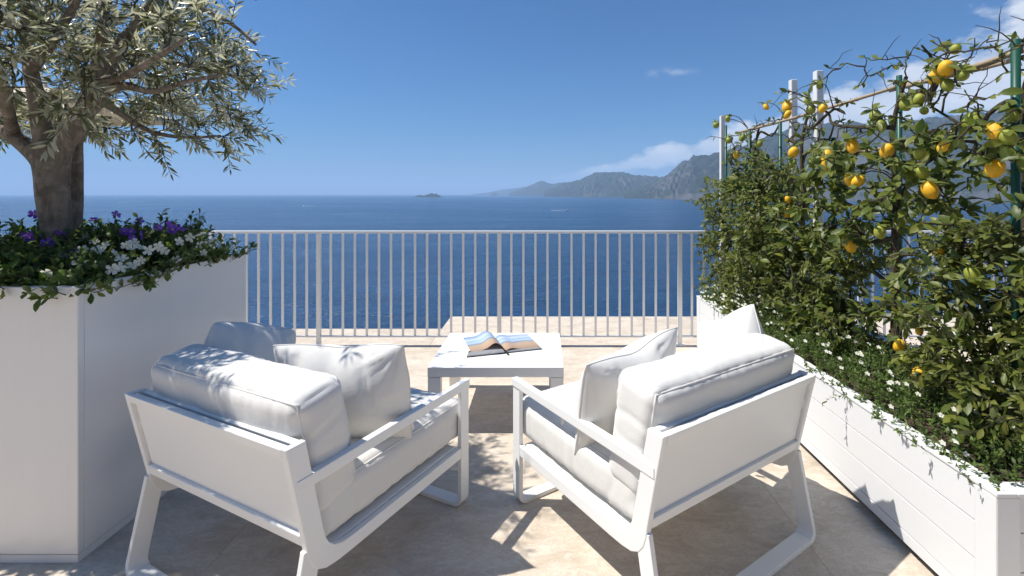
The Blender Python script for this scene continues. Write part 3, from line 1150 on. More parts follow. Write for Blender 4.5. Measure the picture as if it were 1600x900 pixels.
# ------------------------------------------------------------------ book
def build_book():
    ang = R(18.5)
    bk = empty('open_book', (-0.297, 3.31, TZ), ang)
    tag(bk, 'large open photo book with beach pictures lying on the white table', 'book')
    Wp, Dp = 0.247, 0.160          # page width, half page depth
    bm = bmesh.new()
    bm_box(bm, Vector((-Wp / 2 - 0.006, 0, 0.002)), (Wp + 0.006, Dp * 2 + 0.012, 0.004), None, 0.001)
    bm_box(bm, Vector((Wp / 2 + 0.006, 0, 0.002)), (Wp + 0.006, Dp * 2 + 0.012, 0.004), None, 0.001)
    from_bm('cover', bm, COVER, bk)

    def hL(u):      # left block: thick, rolling over into the gutter
        return 0.030 + 0.004 * math.sin(u * 3) - 0.024 * max(0, 1 - u / 0.10) ** 2

    def hR(u):
        return 0.014 + 0.003 * math.sin(u * PI) - 0.008 * max(0, 1 - u / 0.08) ** 2
    for sgn, hf, nm in ((-1, hL, 'page_block'), (1, hR, 'page_block')):
        g = Geo()
        n = 24
        prof = [(sgn * (0.004 + u * (Wp - 0.004 + (0.012 if sgn < 0 else 0) * 0)), hf(u)) for u in [k / n for k in range(n + 1)]]
        bm = bmesh.new()
        poly = [(prof[0][0], 0.0045)] + prof + [(prof[-1][0] + sgn * 0.012 * (1 if sgn < 0 else 0.3), 0.0045)]
        bm_prism(bm, poly, lambda u, v, w_: Vector((u, w_, v)), -Dp, Dp)
        from_bm(nm, bm, PAPER, bk)

    # printed pages: a beach, sea and sky
    m, t, p = newmat('beach_print')
    uv = N(t, 'ShaderNodeUVMap')
    s = N(t, 'ShaderNodeSeparateXYZ')
    L(t, uv.outputs[0], s.inputs[0])
    n = nz(t, uv.outputs[0], 5, 5)
    f = M(t, 'ADD', s.outputs[1], M(t, 'MULTIPLY', M(t, 'SUBTRACT', n, 0.5), 0.16))
    f = M(t, 'ADD', f, M(t, 'MULTIPLY', M(t, 'SUBTRACT', s.outputs[0], 0.5), -0.10))
    col = ramp(t, f, [(0.0, (0.36, 0.24, 0.16)), (0.22, (0.46, 0.32, 0.20)), (0.40, (0.46, 0.34, 0.23)), (0.45, (0.15, 0.22, 0.33)), (0.52, (0.36, 0.45, 0.56)), (0.60, (0.46, 0.53, 0.61)),
                      (0.66, (0.25, 0.38, 0.54)), (0.76, (0.50, 0.58, 0.66)), (0.88, (0.40, 0.46, 0.60)), (1.0, (0.16, 0.27, 0.46))])
    L(t, col, p.inputs['Base Color'])
    setp(p, rough=0.35, spec=0.4)

    def page(hf, sgn, lift, name, u0, u1, uo):
        nu, nv = 26, 8
        g = Geo()

        def fn(i, j):
            u = u0 + (u1 - u0) * i / (nu - 1)
            v = j / (nv - 1) * 2 - 1
            return Vector((sgn * (0.004 + u * (Wp - 0.004)), v * (Dp - 0.002), hf(u) + lift(u, v)))
        g.grid(nu, nv, fn)
        me = g.mesh(name)
        ul = me.uv_layers.new(name='UVMap')
        for poly in me.polygons:
            for li in poly.loop_indices:
                vi = me.loops[li].vertex_index
                i, j = vi % nu, vi // nu
                uu = 0.5 + sgn * 0.5 * i / (nu - 1)
                ul.data[li].uv = (uu, j / (nv - 1))
        return link(name, me, m, bk, True)
    page(hL, -1, lambda u, v: 0.001 + 0.036 * math.exp(-((u - 0.26) / 0.20) ** 2) * (1 - 0.1 * v), 'page', 0.0, 0.97, 0)
    page(hR, 1, lambda u, v: 0.0012 + 0.012 * math.exp(-((u - 0.15) / 0.16) ** 2), 'page', 0.0, 0.99, 0)
    # loose turned-up page edge at the outer left
    g = Geo()
    g.grid(6, 6, lambda i, j: Vector((-Wp * (0.955 + 0.012 * i), (j / 5 * 2 - 1) * (Dp - 0.001), hL(1) + 0.004 + 0.0016 * (5 - i))))
    g.build('page_margin', PAPER, bk)
    # ribbon
    g = Geo()
    pts = [Vector((0.0, -Dp + 0.02, 0.016)), Vector((0.004, -Dp - 0.003, 0.014)), Vector((0.006, -Dp - 0.016, 0.004)), Vector((0.010, -Dp - 0.035, 0.002)), Vector((0.008, -Dp - 0.05, 0.002))]
    g.grid(2, 5, lambda i, j: pts[j] + Vector(((i - 0.5) * 0.014, 0, 0.001 * i)))
    g.build('ribbon', COVER, bk)
    bm = bmesh.new()
    bm_box(bm, Vector((0, 0, 0.006)), (0.014, Dp * 2 + 0.008, 0.006), None, 0.002)
    from_bm('spine', bm, COVER, bk)


build_book()

# ------------------------------------------------------------------ parasol behind the olive tree
tag(box('side_terrace', Vector((-6.6, 6.2, -0.19)), (4.2, 2.1, 0.30), FLOOR, None, 0.0), 'pale stone side terrace behind the tall planter', kind='structure')
par = empty('parasol', (-5.85, 5.6, -0.04))
tag(par, 'beige canvas parasol standing behind the olive tree', 'parasol')
g = Geo()
R_, zb, zt = 1.02, 2.53, 2.74
for k in range(4):
    a0, a1 = PI / 4 + k * PI / 2 + 0.2, PI / 4 + (k + 1) * PI / 2 + 0.2
    c0 = Vector((math.cos(a0) * R_ * 1.3, math.sin(a0) * R_ * 1.3, zb))
    c1 = Vector((math.cos(a1) * R_ * 1.3, math.sin(a1) * R_ * 1.3, zb))
    tp = Vector((0, 0, zt))
    g.grid(7, 7, lambda i, j: tp.lerp(c0.lerp(c1, i / 6), j / 6) + Vector((0, 0, -0.05 * math.sin(PI * i / 6) * (j / 6))))
    g.grid(7, 2, lambda i, j: c0.lerp(c1, i / 6) * (1 + 0.004 * j) + Vector((0, 0, -0.05 * math.sin(PI * i / 6) - 0.07 * j)))
g.build('canopy', CANVAS, par, False)
g = Geo()
g.tube([(0, 0, 0.03), (0, 0, zt + 0.05)], 0.024, 10)
g.build('pole', BAMBOO, par)
for k in range(4):
    a0 = PI / 4 + k * PI / 2 + 0.2
    g = Geo()
    g.tube([(0, 0, zt - 0.05), (math.cos(a0) * R_ * 1.28, math.sin(a0) * R_ * 1.28, zb - 0.01)], 0.009, 6)
    g.build('rib', BAMBOO, par)
box('base', Vector((0, 0, 0.03)), (0.5, 0.5, 0.06), LACQ, par, 0.01)


# ------------------------------------------------------------------ plants: shared growth code
def sag_path(a, b, sag, n=5, jit=0.0):
    out = []
    for k in range(n):
        t = k / (n - 1)
        p = a.lerp(b, t) + Vector((0, 0, sag * math.sin(PI * t)))
        if 0 < k < n - 1 and jit:
            p += Vector((random.uniform(-jit, jit), random.uniform(-jit, jit), random.uniform(-jit, jit)))
        out.append(p)
    return out


def colonise(nodes, targets, sag=0.04, jit=0.01, maxlen=0.5):
    """nodes: list of Vector on limbs; every target gets a twig from the nearest node, near ones first"""
    arr = [tuple(p) for p in nodes]
    A = np.array(arr)
    T_ = np.array([tuple(t) for t in targets])
    dmin = np.array([np.min(np.sum((A - t) ** 2, axis=1)) for t in T_])
    order = np.argsort(dmin)
    twigs = []
    buf = np.zeros((len(A) + len(T_) * 5, 3))
    buf[:len(A)] = A
    cnt = len(A)
    for oi in order:
        t = T_[oi]
        i = int(np.argmin(np.sum((buf[:cnt] - t) ** 2, axis=1)))
        a = Vector(buf[i])
        b = Vector(t)
        if (b - a).length < 0.03:
            continue
        path = sag_path(a, b, sag * (b - a).length * 2, 5, jit)
        twigs.append(path)
        for q in path[2:4]:
            buf[cnt] = q
            cnt += 1
    return twigs


def along(path, t):
    n = len(path) - 1
    f = min(n - 1e-6, max(0, t * n))
    i = int(f)
    return path[i].lerp(path[i + 1], f - i), (path[i + 1] - path[i]).normalized()


def limb_nodes(paths, step=0.06):
    out = []
    for p in paths:
        for i in range(len(p) - 1):
            n = max(1, int((p[i + 1] - p[i]).length / step))
            out += [p[i].lerp(p[i + 1], k / n) for k in range(n)]
        out.append(p[-1])
    return out


def smooth_path(pts, sub=4):
    """Catmull-Rom"""
    P = [pts[0]] + list(pts) + [pts[-1]]
    out = []
    for i in range(1, len(P) - 2):
        for k in range(sub):
            t = k / sub
            a, b, c, d = P[i - 1], P[i], P[i + 1], P[i + 2]
            out.append(0.5 * ((2 * b) + (c - a) * t + (2 * a - 5 * b + 4 * c - d) * t * t + (3 * b - a - 3 * c + d) * t ** 3))
    out.append(pts[-1])
    return out


LANCE = ([(0, 0, 0), (-0.5, 0.42, 0.03), (0, 0.45, -0.03), (0.5, 0.42, 0.03), (-0.3, 0.75, 0.02), (0.3, 0.75, 0.02), (0, 1, -0.02)],
         [(0, 2, 1), (0, 3, 2), (1, 2, 4), (2, 3, 5), (2, 6, 4), (2, 5, 6)])
OVAL = ([(0, 0, 0), (0, 0.10, 0.0), (-0.34, 0.26, 0.06), (0, 0.28, 0.0), (0.34, 0.26, 0.06), (-0.5, 0.52, 0.07), (0, 0.54, 0.015), (0.5, 0.52, 0.07),
         (-0.33, 0.80, 0.02), (0, 0.82, -0.02), (0.33, 0.80, 0.02), (0, 1.0, -0.08)],
        [(0, 1, 2), (0, 4, 1), (1, 3, 2), (1, 4, 3), (2, 3, 6, 5), (3, 4, 7, 6), (5, 6, 9, 8), (6, 7, 10, 9), (8, 9, 11), (9, 10, 11)])
QUAD = ([(0, 0, 0), (-0.5, 0.5, 0.05), (0.5, 0.5, 0.05), (0, 1, -0.02)], [(0, 2, 1), (1, 2, 3)])


class Leaves:
    def __init__(s):
        s.p, s.d, s.u, s.l, s.w = [], [], [], [], []

    def add(s, p, d, u, l, w):
        s.p.append(tuple(p)); s.d.append(tuple(d)); s.u.append(tuple(u)); s.l.append(l); s.w.append(w)

    def arrays(s):
        p = np.array(s.p)
        x, y, z = frames(np.array(s.d), np.array(s.u))
        return p, x, y, z, np.array(s.w), np.array(s.l)

    def build(s, name, templ, mat, parent=None, idx=None, smooth=True):
        p, x, y, z, w, l = s.arrays()
        if idx is not None:
            p, x, y, z, w, l = p[idx], x[idx], y[idx], z[idx], w[idx], l[idx]
        return mass(name, templ, p, x, y, z, w, l, mat, parent, smooth)


def rnd(s=1.0):
    return Vector((random.gauss(0, s), random.gauss(0, s), random.gauss(0, s)))


def leaf_up(bias=1.0, s=0.6):
    return (Vector((0, 0, bias)) + rnd(s)).normalized()


# ------------------------------------------------------------------ olive tree
def olive():
    random.seed(11)
    base = Vector((-2.43, 2.756 * KY, 1.02))
    root = empty('olive_tree', base)
    tag(root, 'old olive tree with silvery leaves in the tall white planter', 'tree')

    def P(px, py, Y=2.756):
        return at(px, py, Y) - base
    Y0 = 2.756
    limbs = []
    trunk = smooth_path([P(90, 455), P(89, 400), P(86, 345), P(82, 295), P(79, 255), P(77, 228)], 4)
    n = len(trunk)
    tr = [0.066 - 0.005 * math.sin(PI * k / (n - 1)) + 0.02 * (k / (n - 1)) ** 3 for k in range(n)]
    tr[0] = 0.082

    def in_fork(p):
        w_ = p + base
        return -2.92 < w_.x < -2.20 and w_.y < 2.46 and w_.z < 1.86

    def knotty(path, rad, sides, name, parent, seed, amp=0.16):
        g = Geo()
        g.tube(path, rad, sides)
        for i, v in enumerate(g.v):
            k = i // sides
            if k >= len(path):
                continue
            c = path[k]
            dvec = v - c
            a = mnoise.noise(Vector((dvec.x * 14 + seed, dvec.y * 14, v.z * 3.2)))
            b = mnoise.noise(Vector((v.x * 9, v.y * 9 + seed, v.z * 6)))
            g.v[i] = c + dvec * (1 + amp * a + amp * 0.8 * b)
        return g.build(name, BARK, parent)
    knotty(trunk, tr, 18, 'trunk', root, 1.0)
    t2 = smooth_path([P(115, 455, 2.90), P(115, 380, 2.91), P(116, 310, 2.92), P(117, 250, 2.90), P(120, 205, 2.88), P(132, 160, 2.92), P(150, 100, 2.98), P(160, 40, RYJ), P(165, -40, 3.1)], 4)
    knotty(t2, [0.042 - 0.022 * k / (len(t2) - 1) for k in range(len(t2))], 12, 'trunk', root, 4.0)
    limbs.append(t2)
    defs = [
        ([P(78, 275), P(62, 246), P(28, 218), P(-10, 196), P(-60, 165), P(-120, 120)], 0.054, 0.018),
        ([P(76, 252), P(68, 215), P(60, 165), P(48, 110), P(42, 50), P(42, -30), P(50, -100)], 0.050, 0.016),
        ([P(84, 258), P(100, 225), P(122, 196), P(142, 168), P(160, 125), P(188, 72), P(208, 44), P(250, -10), P(300, -60)], 0.056, 0.014),
        ([P(142, 168), P(165, 145, 2.70), P(196, 134, 2.66), P(240, 143, 2.62), P(290, 128, 2.58), P(345, 118, 2.56)], 0.030, 0.007),
        ([P(202, 50), P(222, 82, 2.8), P(245, 94, 2.85), P(300, 104, 2.9), P(370, 120, 2.95)], 0.028, 0.007),
        ([P(150, 150), P(190, 178, 2.85), P(235, 205, 2.9), P(290, 215, 2.92), P(345, 212, 2.95)], 0.022, 0.006),
        ([P(48, 110), P(80, 70, 2.6), P(110, 20, 2.45), P(140, -40, 2.35)], 0.03, 0.010),
        ([P(20, 208), P(10, 160, 2.55), P(0, 110, 2.40), P(-20, 40, 2.25)], 0.03, 0.010),
        ([P(160, 125), P(190, 120, 2.55), P(235, 95, 2.35), P(290, 60, 2.25)], 0.026, 0.008),
        ([P(118, 215, 2.87), P(140, 180, 3.1), P(170, 130, 3.3), P(210, 90, 3.5)], 0.028, 0.008),
        ([P(42, 50), P(0, 20, 3.0), P(-60, -30, 3.2)], 0.026, 0.008),
        ([P(250, -10), P(310, 10, 2.7), P(365, 40, 2.7), P(400, 70, 2.7)], 0.018, 0.006),
        ([P(300, -60), P(360, -50, 2.8), P(400, 0, 2.8)], 0.016, 0.006),
    ]
    for i, (pts, r0, r1) in enumerate(defs):
        path = smooth_path(pts, 4)
        m = len(path)
        knotty(path, [r0 + (r1 - r0) * (k / (m - 1)) ** 0.8 for k in range(m)], 10 if r0 > 0.04 else 7, 'branch', root, 7.0 + i, 0.12)
        limbs.append(path)
    nodes = limb_nodes(limbs, 0.05)
    # crown targets
    T_ = []
    cen = Vector((-2.40, 2.48, 2.16))
    rad = Vector((0.98, 0.95, 0.62))
    tries = 0
    while len(T_) < 345 and tries < 60000:
        tries += 1
        q = Vector((random.uniform(-1, 1), random.uniform(-1, 1), random.uniform(-1, 1)))
        if q.length > 1:
            continue
        p = cen + Vector((q.x * rad.x, q.y * rad.y, q.z * rad.z))
        if q.length < 0.45 and random.random() < 0.5:
            continue
        # clumps and gaps
        if mnoise.noise(p * 3.4 + Vector((3, 1, 7))) < -0.16:
            continue
        low = 1.60 + 0.10 * mnoise.noise(Vector((p.x * 4, p.y * 4, 0)))
        if p.x < -2.20:
            low += 0.22
        if p.z < low:
            continue
        # keep the fork of the trunk open
        if abs(p.x + 2.45) < 0.33 and p.z < 1.86 and p.y < 2.9 * KY:
            continue
        if p.x < -2.3 and p.z < 1.92 and p.y < 2.75 * KY and random.random() < 0.7:
            continue
        # crown shaped by its shadow: thinned where it would shade the pillow and table
        sx = p.x + (p.z - 0.7) * 0.61
        lim = -1.15 if p.y < 2.12 else (-0.80 if p.y < 2.36 else (0.2 if p.y < 2.75 else -1.2))
        if sx > lim and random.random() < 0.93:
            continue
        if 2.36 <= p.y < 2.8 and sx > -0.75 and random.random() < (0.45 if p.y < 2.6 else 0.75):
            continue
        T_.append(p - base)
    extra = 0
    while extra < 70:
        p = Vector((random.uniform(-2.95, -1.72), random.uniform(1.72, 2.36), random.uniform(1.90, 2.75)))
        if p.x + (p.z - 0.7) * 0.61 > (-1.15 if p.y < 2.12 else -0.80):
            continue
        if mnoise.noise(p * 3.4 + Vector((3, 1, 7))) < -0.12:
            continue
        T_.append(p - base)
        extra += 1
    tw = colonise(nodes, T_, 0.05, 0.012)
    g = Geo()
    lv = Leaves()
    for path in tw:
        ln = (path[-1] - path[0]).length
        outd = (path[-1] - Vector((0, 0, 0.9))).normalized()
        # fine shoots with paired leaves
        ns = random.randint(2, 3)
        g.tube(path, [0.0048, 0.004, 0.0032, 0.0026, 0.002], 4, False)
        shoots = [path[-2:] + []]
        for s in range(ns):
            a, dd = along(path, random.uniform(0.35, 1.0))
            tip = a + (dd * 0.5 + outd * 0.6 + rnd(0.45) + Vector((0, 0, -0.12))).normalized() * random.uniform(0.11, 0.24)
            sp_ = sag_path(a, tip, random.uniform(-0.01, 0.02), 4, 0.004)
            g.tube(sp_, [0.0024, 0.002, 0.0017, 0.0012], 3, False)
            shoots.append(sp_)
        for sp_ in shoots:
            L_ = sum((sp_[k + 1] - sp_[k]).length for k in range(len(sp_) - 1))
            k = max(4, int(L_ / 0.021))
            for q in range(k):
                p, dd = along(sp_, (q + 0.6) / k)
                side = dd.cross(Vector((random.gauss(0, 1), random.gauss(0, 1), random.gauss(0, 1)))).normalized()
                for sgn in (-1, 1):
                    if random.random() < 0.12 or (in_fork(p) and random.random() < 0.85):
                        continue
                    ld = (dd * random.uniform(0.5, 1.0) + side * sgn * random.uniform(0.6, 1.0) + Vector((0, 0, -0.08))).normalized()
                    l = random.uniform(0.044, 0.072)
                    lv.add(p, ld, leaf_up(0.8, 0.8), l, l * random.uniform(0.20, 0.27))
            p, dd = along(sp_, 1.0)
            lv.add(p, dd, leaf_up(), 0.05, 0.010)
    tag(g.build('twig', TWIG, root), kind='stuff')
    tag(lv.build('foliage', LANCE, OLIVE, root, smooth=False), kind='stuff')
    return len(lv.p)


n_ol = olive()


# ------------------------------------------------------------------ bedding plants in the tall planter
def flower_mesh(name, r, petals, mat, cup=0.25, seed=0):
    rs = random.Random(seed)
    vs, fs, mi = [], [], []
    for k in range(petals):
        a = 2 * PI * k / petals + rs.uniform(-0.1, 0.1)
        wd = 2 * PI / petals * 0.62
        ring = []
        base = len(vs)
        vs.append((0, 0, 0))
        for q, (rr, aa, zz) in enumerate(((0.55, -wd * 0.75, 0.12), (0.95, -wd * 0.5, 0.16), (1.05, 0, 0.06), (0.95, wd * 0.5, 0.16), (0.55, wd * 0.75, 0.12))):
            rr *= rs.uniform(0.9, 1.08)
            vs.append((r * rr * math.cos(a + aa), r * rr * math.sin(a + aa), r * (zz + cup * rr * 0.6) * rs.uniform(0.7, 1.2) + 0.0006 * k))
        vs.append((r * 0.6 * math.cos(a), r * 0.6 * math.sin(a), r * (0.02 + cup * 0.4)))
        c = base + 6
        idx = [base + 1 + q for q in range(5)]
        fs += [(base, idx[0], c), (c, idx[0], idx[1]), (c, idx[1], idx[2]), (c, idx[2], idx[3]), (c, idx[3], idx[4]), (base, c, idx[4])]
        mi += [0] * 6
    b = len(vs)
    for q in range(6):
        vs.append((r * 0.15 * math.cos(q * PI / 3), r * 0.15 * math.sin(q * PI / 3), r * 0.16))
    vs.append((0, 0, r * 0.26))
    for q in range(6):
        fs.append((b + q, b + (q + 1) % 6, b + 6))
        mi.append(1)
    me = bpy.data.meshes.new(name)
    me.from_pydata(vs, [], fs)
    me.materials.append(mat)
    me.materials.append(YELLOWEYE)
    me.polygons.foreach_set('material_index', mi)
    me.update()
    return me


WF = [flower_mesh('flower', 0.0225, 5, PETALW, 0.2, k) for k in range(3)]
PF = [flower_mesh('flower', 0.025, 5, PETALP, 0.1, 10 + k) for k in range(3)]
white_px = [(14, 381), (74, 433), (2, 439), (115, 410), (123, 419), (129, 398), (148, 386), (152, 399), (165, 391), (178, 403), (190, 412), (176, 427), (187, 426), (197, 391), (207, 396), (219, 395),
            (222, 412), (233, 398), (247, 391), (257, 399), (279, 385), (298, 377), (314, 374), (313, 390), (327, 388), (335, 383), (346, 393), (209, 422), (276, 413), (317, 402), (209, 387), (253, 395)]
purple_px = [(39, 378), (74, 388), (70, 374), (66, 381), (101, 410), (109, 404), (82, 370), (96, 371), (54, 343), (132, 379), (181, 343), (194, 369), (147, 352), (219, 353), (205, 370), (223, 374), (279, 364),
             (248, 363), (265, 360), (287, 366), (208, 381), (270, 366), (47, 380)]


def bed_point(px, py):
    Yi = (2.26 + (440 - py) / 95 * 0.72) * KY
    Ymin = 1.85 / (CX - px) * FPX
    Y = max(Yi, Ymin + 0.02)
    return at_raw(px, py, min(Y, 3.25 * KY))


def bed_top(x, y):
    """height of the bedding mound"""
    ex = min(1, max(0, (PX1 - x) / 0.35), max(0, (x - PX0) / 0.3))
    ey = min(1, max(0, (y - PY0) / 0.5))
    e = min(ex, 1) * 0.5 + 0.5 * ey
    return 1.10 + 0.17 * e * (0.6 + 0.4 * ey) + 0.035 * mnoise.noise(Vector((x * 5, y * 5, 1)))


def bedding():
    random.seed(21)
    w_root = empty('white_flowering_plant', (-2.1, 2.45 * KY, 1.03))
    tag(w_root, 'white flowering bedding plant spilling over the rim of the tall planter', 'plant')
    p_root = empty('purple_flowering_shrub', (-2.4, 2.95 * KY, 1.03))
    tag(p_root, 'purple flowering shrub around the olive trunk', 'plant')
    lvmax = 0
    for lst, meshes, root in ((white_px, WF, w_root), (purple_px, PF, p_root)):
        for k, (px, py) in enumerate(lst):
            p = bed_point(px, py)
            o = link('flower', meshes[k % 3], None, root)
            nrm = (Vector((0, 0, 0.55)) - p.normalized() * 0.6 + rnd(0.3)).normalized()
            o.location = p - root.location - p.normalized() * 0.075 + Vector((0, 0, 0.055))
            o.rotation_euler = nrm.to_track_quat('Z', 'Y').to_euler()
            s = random.uniform(0.85, 1.15)
            o.scale = (s, s, s)
    for root, sel in ((w_root, 0), (p_root, 1)):
        lv = Leaves()
        g = Geo()
        n = 0
        want = 620 if sel == 0 else 700
        while n < want:
            x = random.uniform(PX0 + 0.03, PX1 + 0.03)
            y = random.uniform(PY0 - 0.02, PY1 - 0.03)
            front = (y - PY0) < 0.50 + 0.2 * (x - PX1) or (PX1 - x) < 0.28
            if (sel == 0) != front:
                continue
            zt = bed_top(x, y) - (0.02 if sel == 0 else 0.0)
            z0 = 1.03
            lean = Vector((random.gauss(0, 0.05), random.gauss(-0.02, 0.05), 0))
            if x > PX1 - 0.08:
                lean.x += 0.03
                zt = max(1.09, zt - 0.03)
            b = Vector((min(x, PX1 - 0.06), max(y, PY0 + 0.06), z0)) - root.location
            t = Vector((x, y, zt * random.uniform(0.965, 1.01))) + lean - root.location
            n += 1
            path = sag_path(b, t, 0.0, 4, 0.006)
            g.tube(path, [0.003, 0.0026, 0.002, 0.0015], 3, False)
            for q in range(6):
                p, dd = along(path, random.uniform(0.45, 1.0))
                ld = (rnd(1.0) + dd * 0.5 + Vector((0, -0.25, 0.1))).normalized()
                l = random.uniform(0.028, 0.055) if sel == 0 else random.uniform(0.024, 0.048)
                lv.add(p, ld, leaf_up(1.0, 0.5), l, l * random.uniform(0.42, 0.58))
        # longer sprigs standing out of the mound
        if sel == 1:
            for (px, py, Y) in ((255, 329, 2.9), (262, 340, 2.88), (300, 334, 2.95), (312, 331, 2.98), (316, 336, 2.98), (306, 345, 2.92), (180, 340, 2.9), (215, 338, 2.85), (60, 342, 2.9), (20, 347, 2.85),
                                (33, 345, 2.8), (275, 345, 2.9), (330, 358, 3.02), (345, 372, RYJ), (355, 384, 3.1), (0, 350, 2.8), (295, 345, 2.95), (146, 350, 2.8), (200, 345, 2.9)):
                t = at(px, py, Y) - root.location
                b = Vector((min(t.x + root.location.x, PX1 - 0.07) + random.gauss(0, 0.03), Y * KY - 0.05, 1.05)) - root.location
                path = sag_path(b, t, 0.01, 6, 0.008)
                g.tube(path, [0.003, 0.003, 0.0025, 0.002, 0.0018, 0.0012], 3, False)
                for q in range(26):
                    p, dd = along(path, 0.25 + 0.75 * q / 25)
                    ld = (rnd(0.8) + dd * 0.7).normalized()
                    l = random.uniform(0.02, 0.04)
                    lv.add(p, ld, leaf_up(1, 0.5), l, l * 0.5)
        else:
            for (px, py) in ((215, 430), (222, 428), (212, 436), (245, 418), (330, 397), (338, 400), (2, 448), (8, 446), (255, 404)):
                p = bed_point(px, py) - root.location
                for q in range(7):
                    lv.add(p + rnd(0.008), (rnd(0.5) + Vector((0.2, -0.3, -0.7))).normalized(), leaf_up(0.4, 0.6), random.uniform(0.035, 0.05), 0.02)
        tag(g.build('stem', TWIG, root), kind='stuff')
        tag(lv.build('foliage', OVAL, POTLEAF, root), kind='stuff')


bedding()


# ------------------------------------------------------------------ hedge: lemon trees, shrubs, ground cover
def lemon_mesh(name, mat, seed, elong=1.22):
    rs = random.Random(seed)
    g = Geo()
    n, m = 14, 11
    prof = []
    for j in range(m):
        t = j / (m - 1)
        th = PI * t
        r = math.sin(th) ** 0.9
        z = -math.cos(th) * elong
        if t > 0.86:
            z += 0.12 * ((t - 0.86) / 0.14)
            r = max(r, 0.14 * (1 - (t - 0.86) / 0.14) + 0.01)
        prof.append((r, z))
    ax = rs.uniform(-0.06, 0.06)

    def fn(i, j):
        a = 2 * PI * i / n
        r, z = prof[j]
        v = Vector((r * math.cos(a), r * math.sin(a), -z))
        k = 1 + 0.05 * mnoise.noise(v * 1.6 + Vector((seed, 0, 0)))
        return Vector((v.x * k + ax * z, v.y * k, v.z))
    g.grid(n, m, fn, True)
    me = g.mesh(name)
    me.materials.append(mat)
    me.polygons.foreach_set('use_smooth', [True] * len(me.polygons))
    return me


LY = [lemon_mesh('lemon', LEMON, k, 1.18 + 0.12 * k) for k in range(3)]
LG = [lemon_mesh('lemon', GREENLEMON, 5 + k, 1.0 + 0.1 * k) for k in range(3)]
leaf_me = []
for k in range(3):
    me = bpy.data.meshes.new('leaf')
    vs = [(x * 0.48, y, z * 1.0 + (0.06 * k - 0.05) * (y - 0.5) ** 2 * 2 - 0.04 * k * y) for x, y, z in OVAL[0]]
    me.from_pydata(vs, [], OVAL[1])
    me.materials.append(LEMONLEAF)
    me.polygons.foreach_set('use_smooth', [True] * len(me.polygons))
    leaf_me.append(me)

# px, py, radius px, ripe
FRUIT = [(1465, 119, 13, 1), (1478, 107, 12, 1), (1230, 167, 9, 1), (1230, 179, 6, 1), (1240, 238, 9, 1), (1332, 228, 11, 1), (1292, 251, 10.5, 2), (1386, 236, 11, 1), (1327, 281, 9, 1),
         (1341, 283, 10, 1), (1453, 297, 13, 1), (1475, 228, 9, 1), (1555, 263, 15, 1), (1556, 206, 13, 1), (1231, 332, 8, 1), (1329, 385, 9, 1), (1436, 584, 11, 1), (1436, 518, 6, 1),
         (1466, 394, 8, 1), (1286, 169, 7, 1), (1197, 167, 5, 1), (1151, 242, 6, 1), (1231, 312, 5, 1),
         (1415, 164, 10, 0), (1434, 157, 11, 0), (1444, 173, 7, 0), (1441, 270, 10, 0), (1437, 240, 9, 0), (1520, 190, 17, 0), (1584, 180, 13, 0), (1367, 180, 9.5, 0), (1376, 196, 10.5, 0),
         (1480, 133, 10, 0), (1504, 118, 10, 0), (1493, 77, 9, 0), (1267, 171, 8, 0), (1375, 363, 10, 0), (1520, 430, 12, 0), (1413, 562, 10, 0), (1320, 369, 7, 0), (1138, 219, 6, 0),
         (1160, 215, 6, 0), (1186, 225, 6, 0), (1119, 195, 6, 0), (1239, 254, 6, 0), (1281, 134, 6, 0), (1262, 156, 6, 0), (1137, 186, 5, 0), (1575, 215, 13, 0), (1388, 568, 9, 0), (1135, 300, 5, 0), (1405, 540, 10, 1)]


def fruit_pos(px, py, rpx):
    X = 1.72 + 0.10 * mnoise.noise(Vector((px * 0.05, py * 0.05, 0)))
    if py < 200:
        X += 0.12
    Y = X * FPX / (px - CX)
    return at_raw(px, py, Y), rpx / FPX * Y


HED_TOP = ([y * KY for y in (1.5, 2.2, 2.9, 3.7, 4.4, 5.3)], [2.0, 2.12, 2.25, 2.15, 2.08, 2.05])


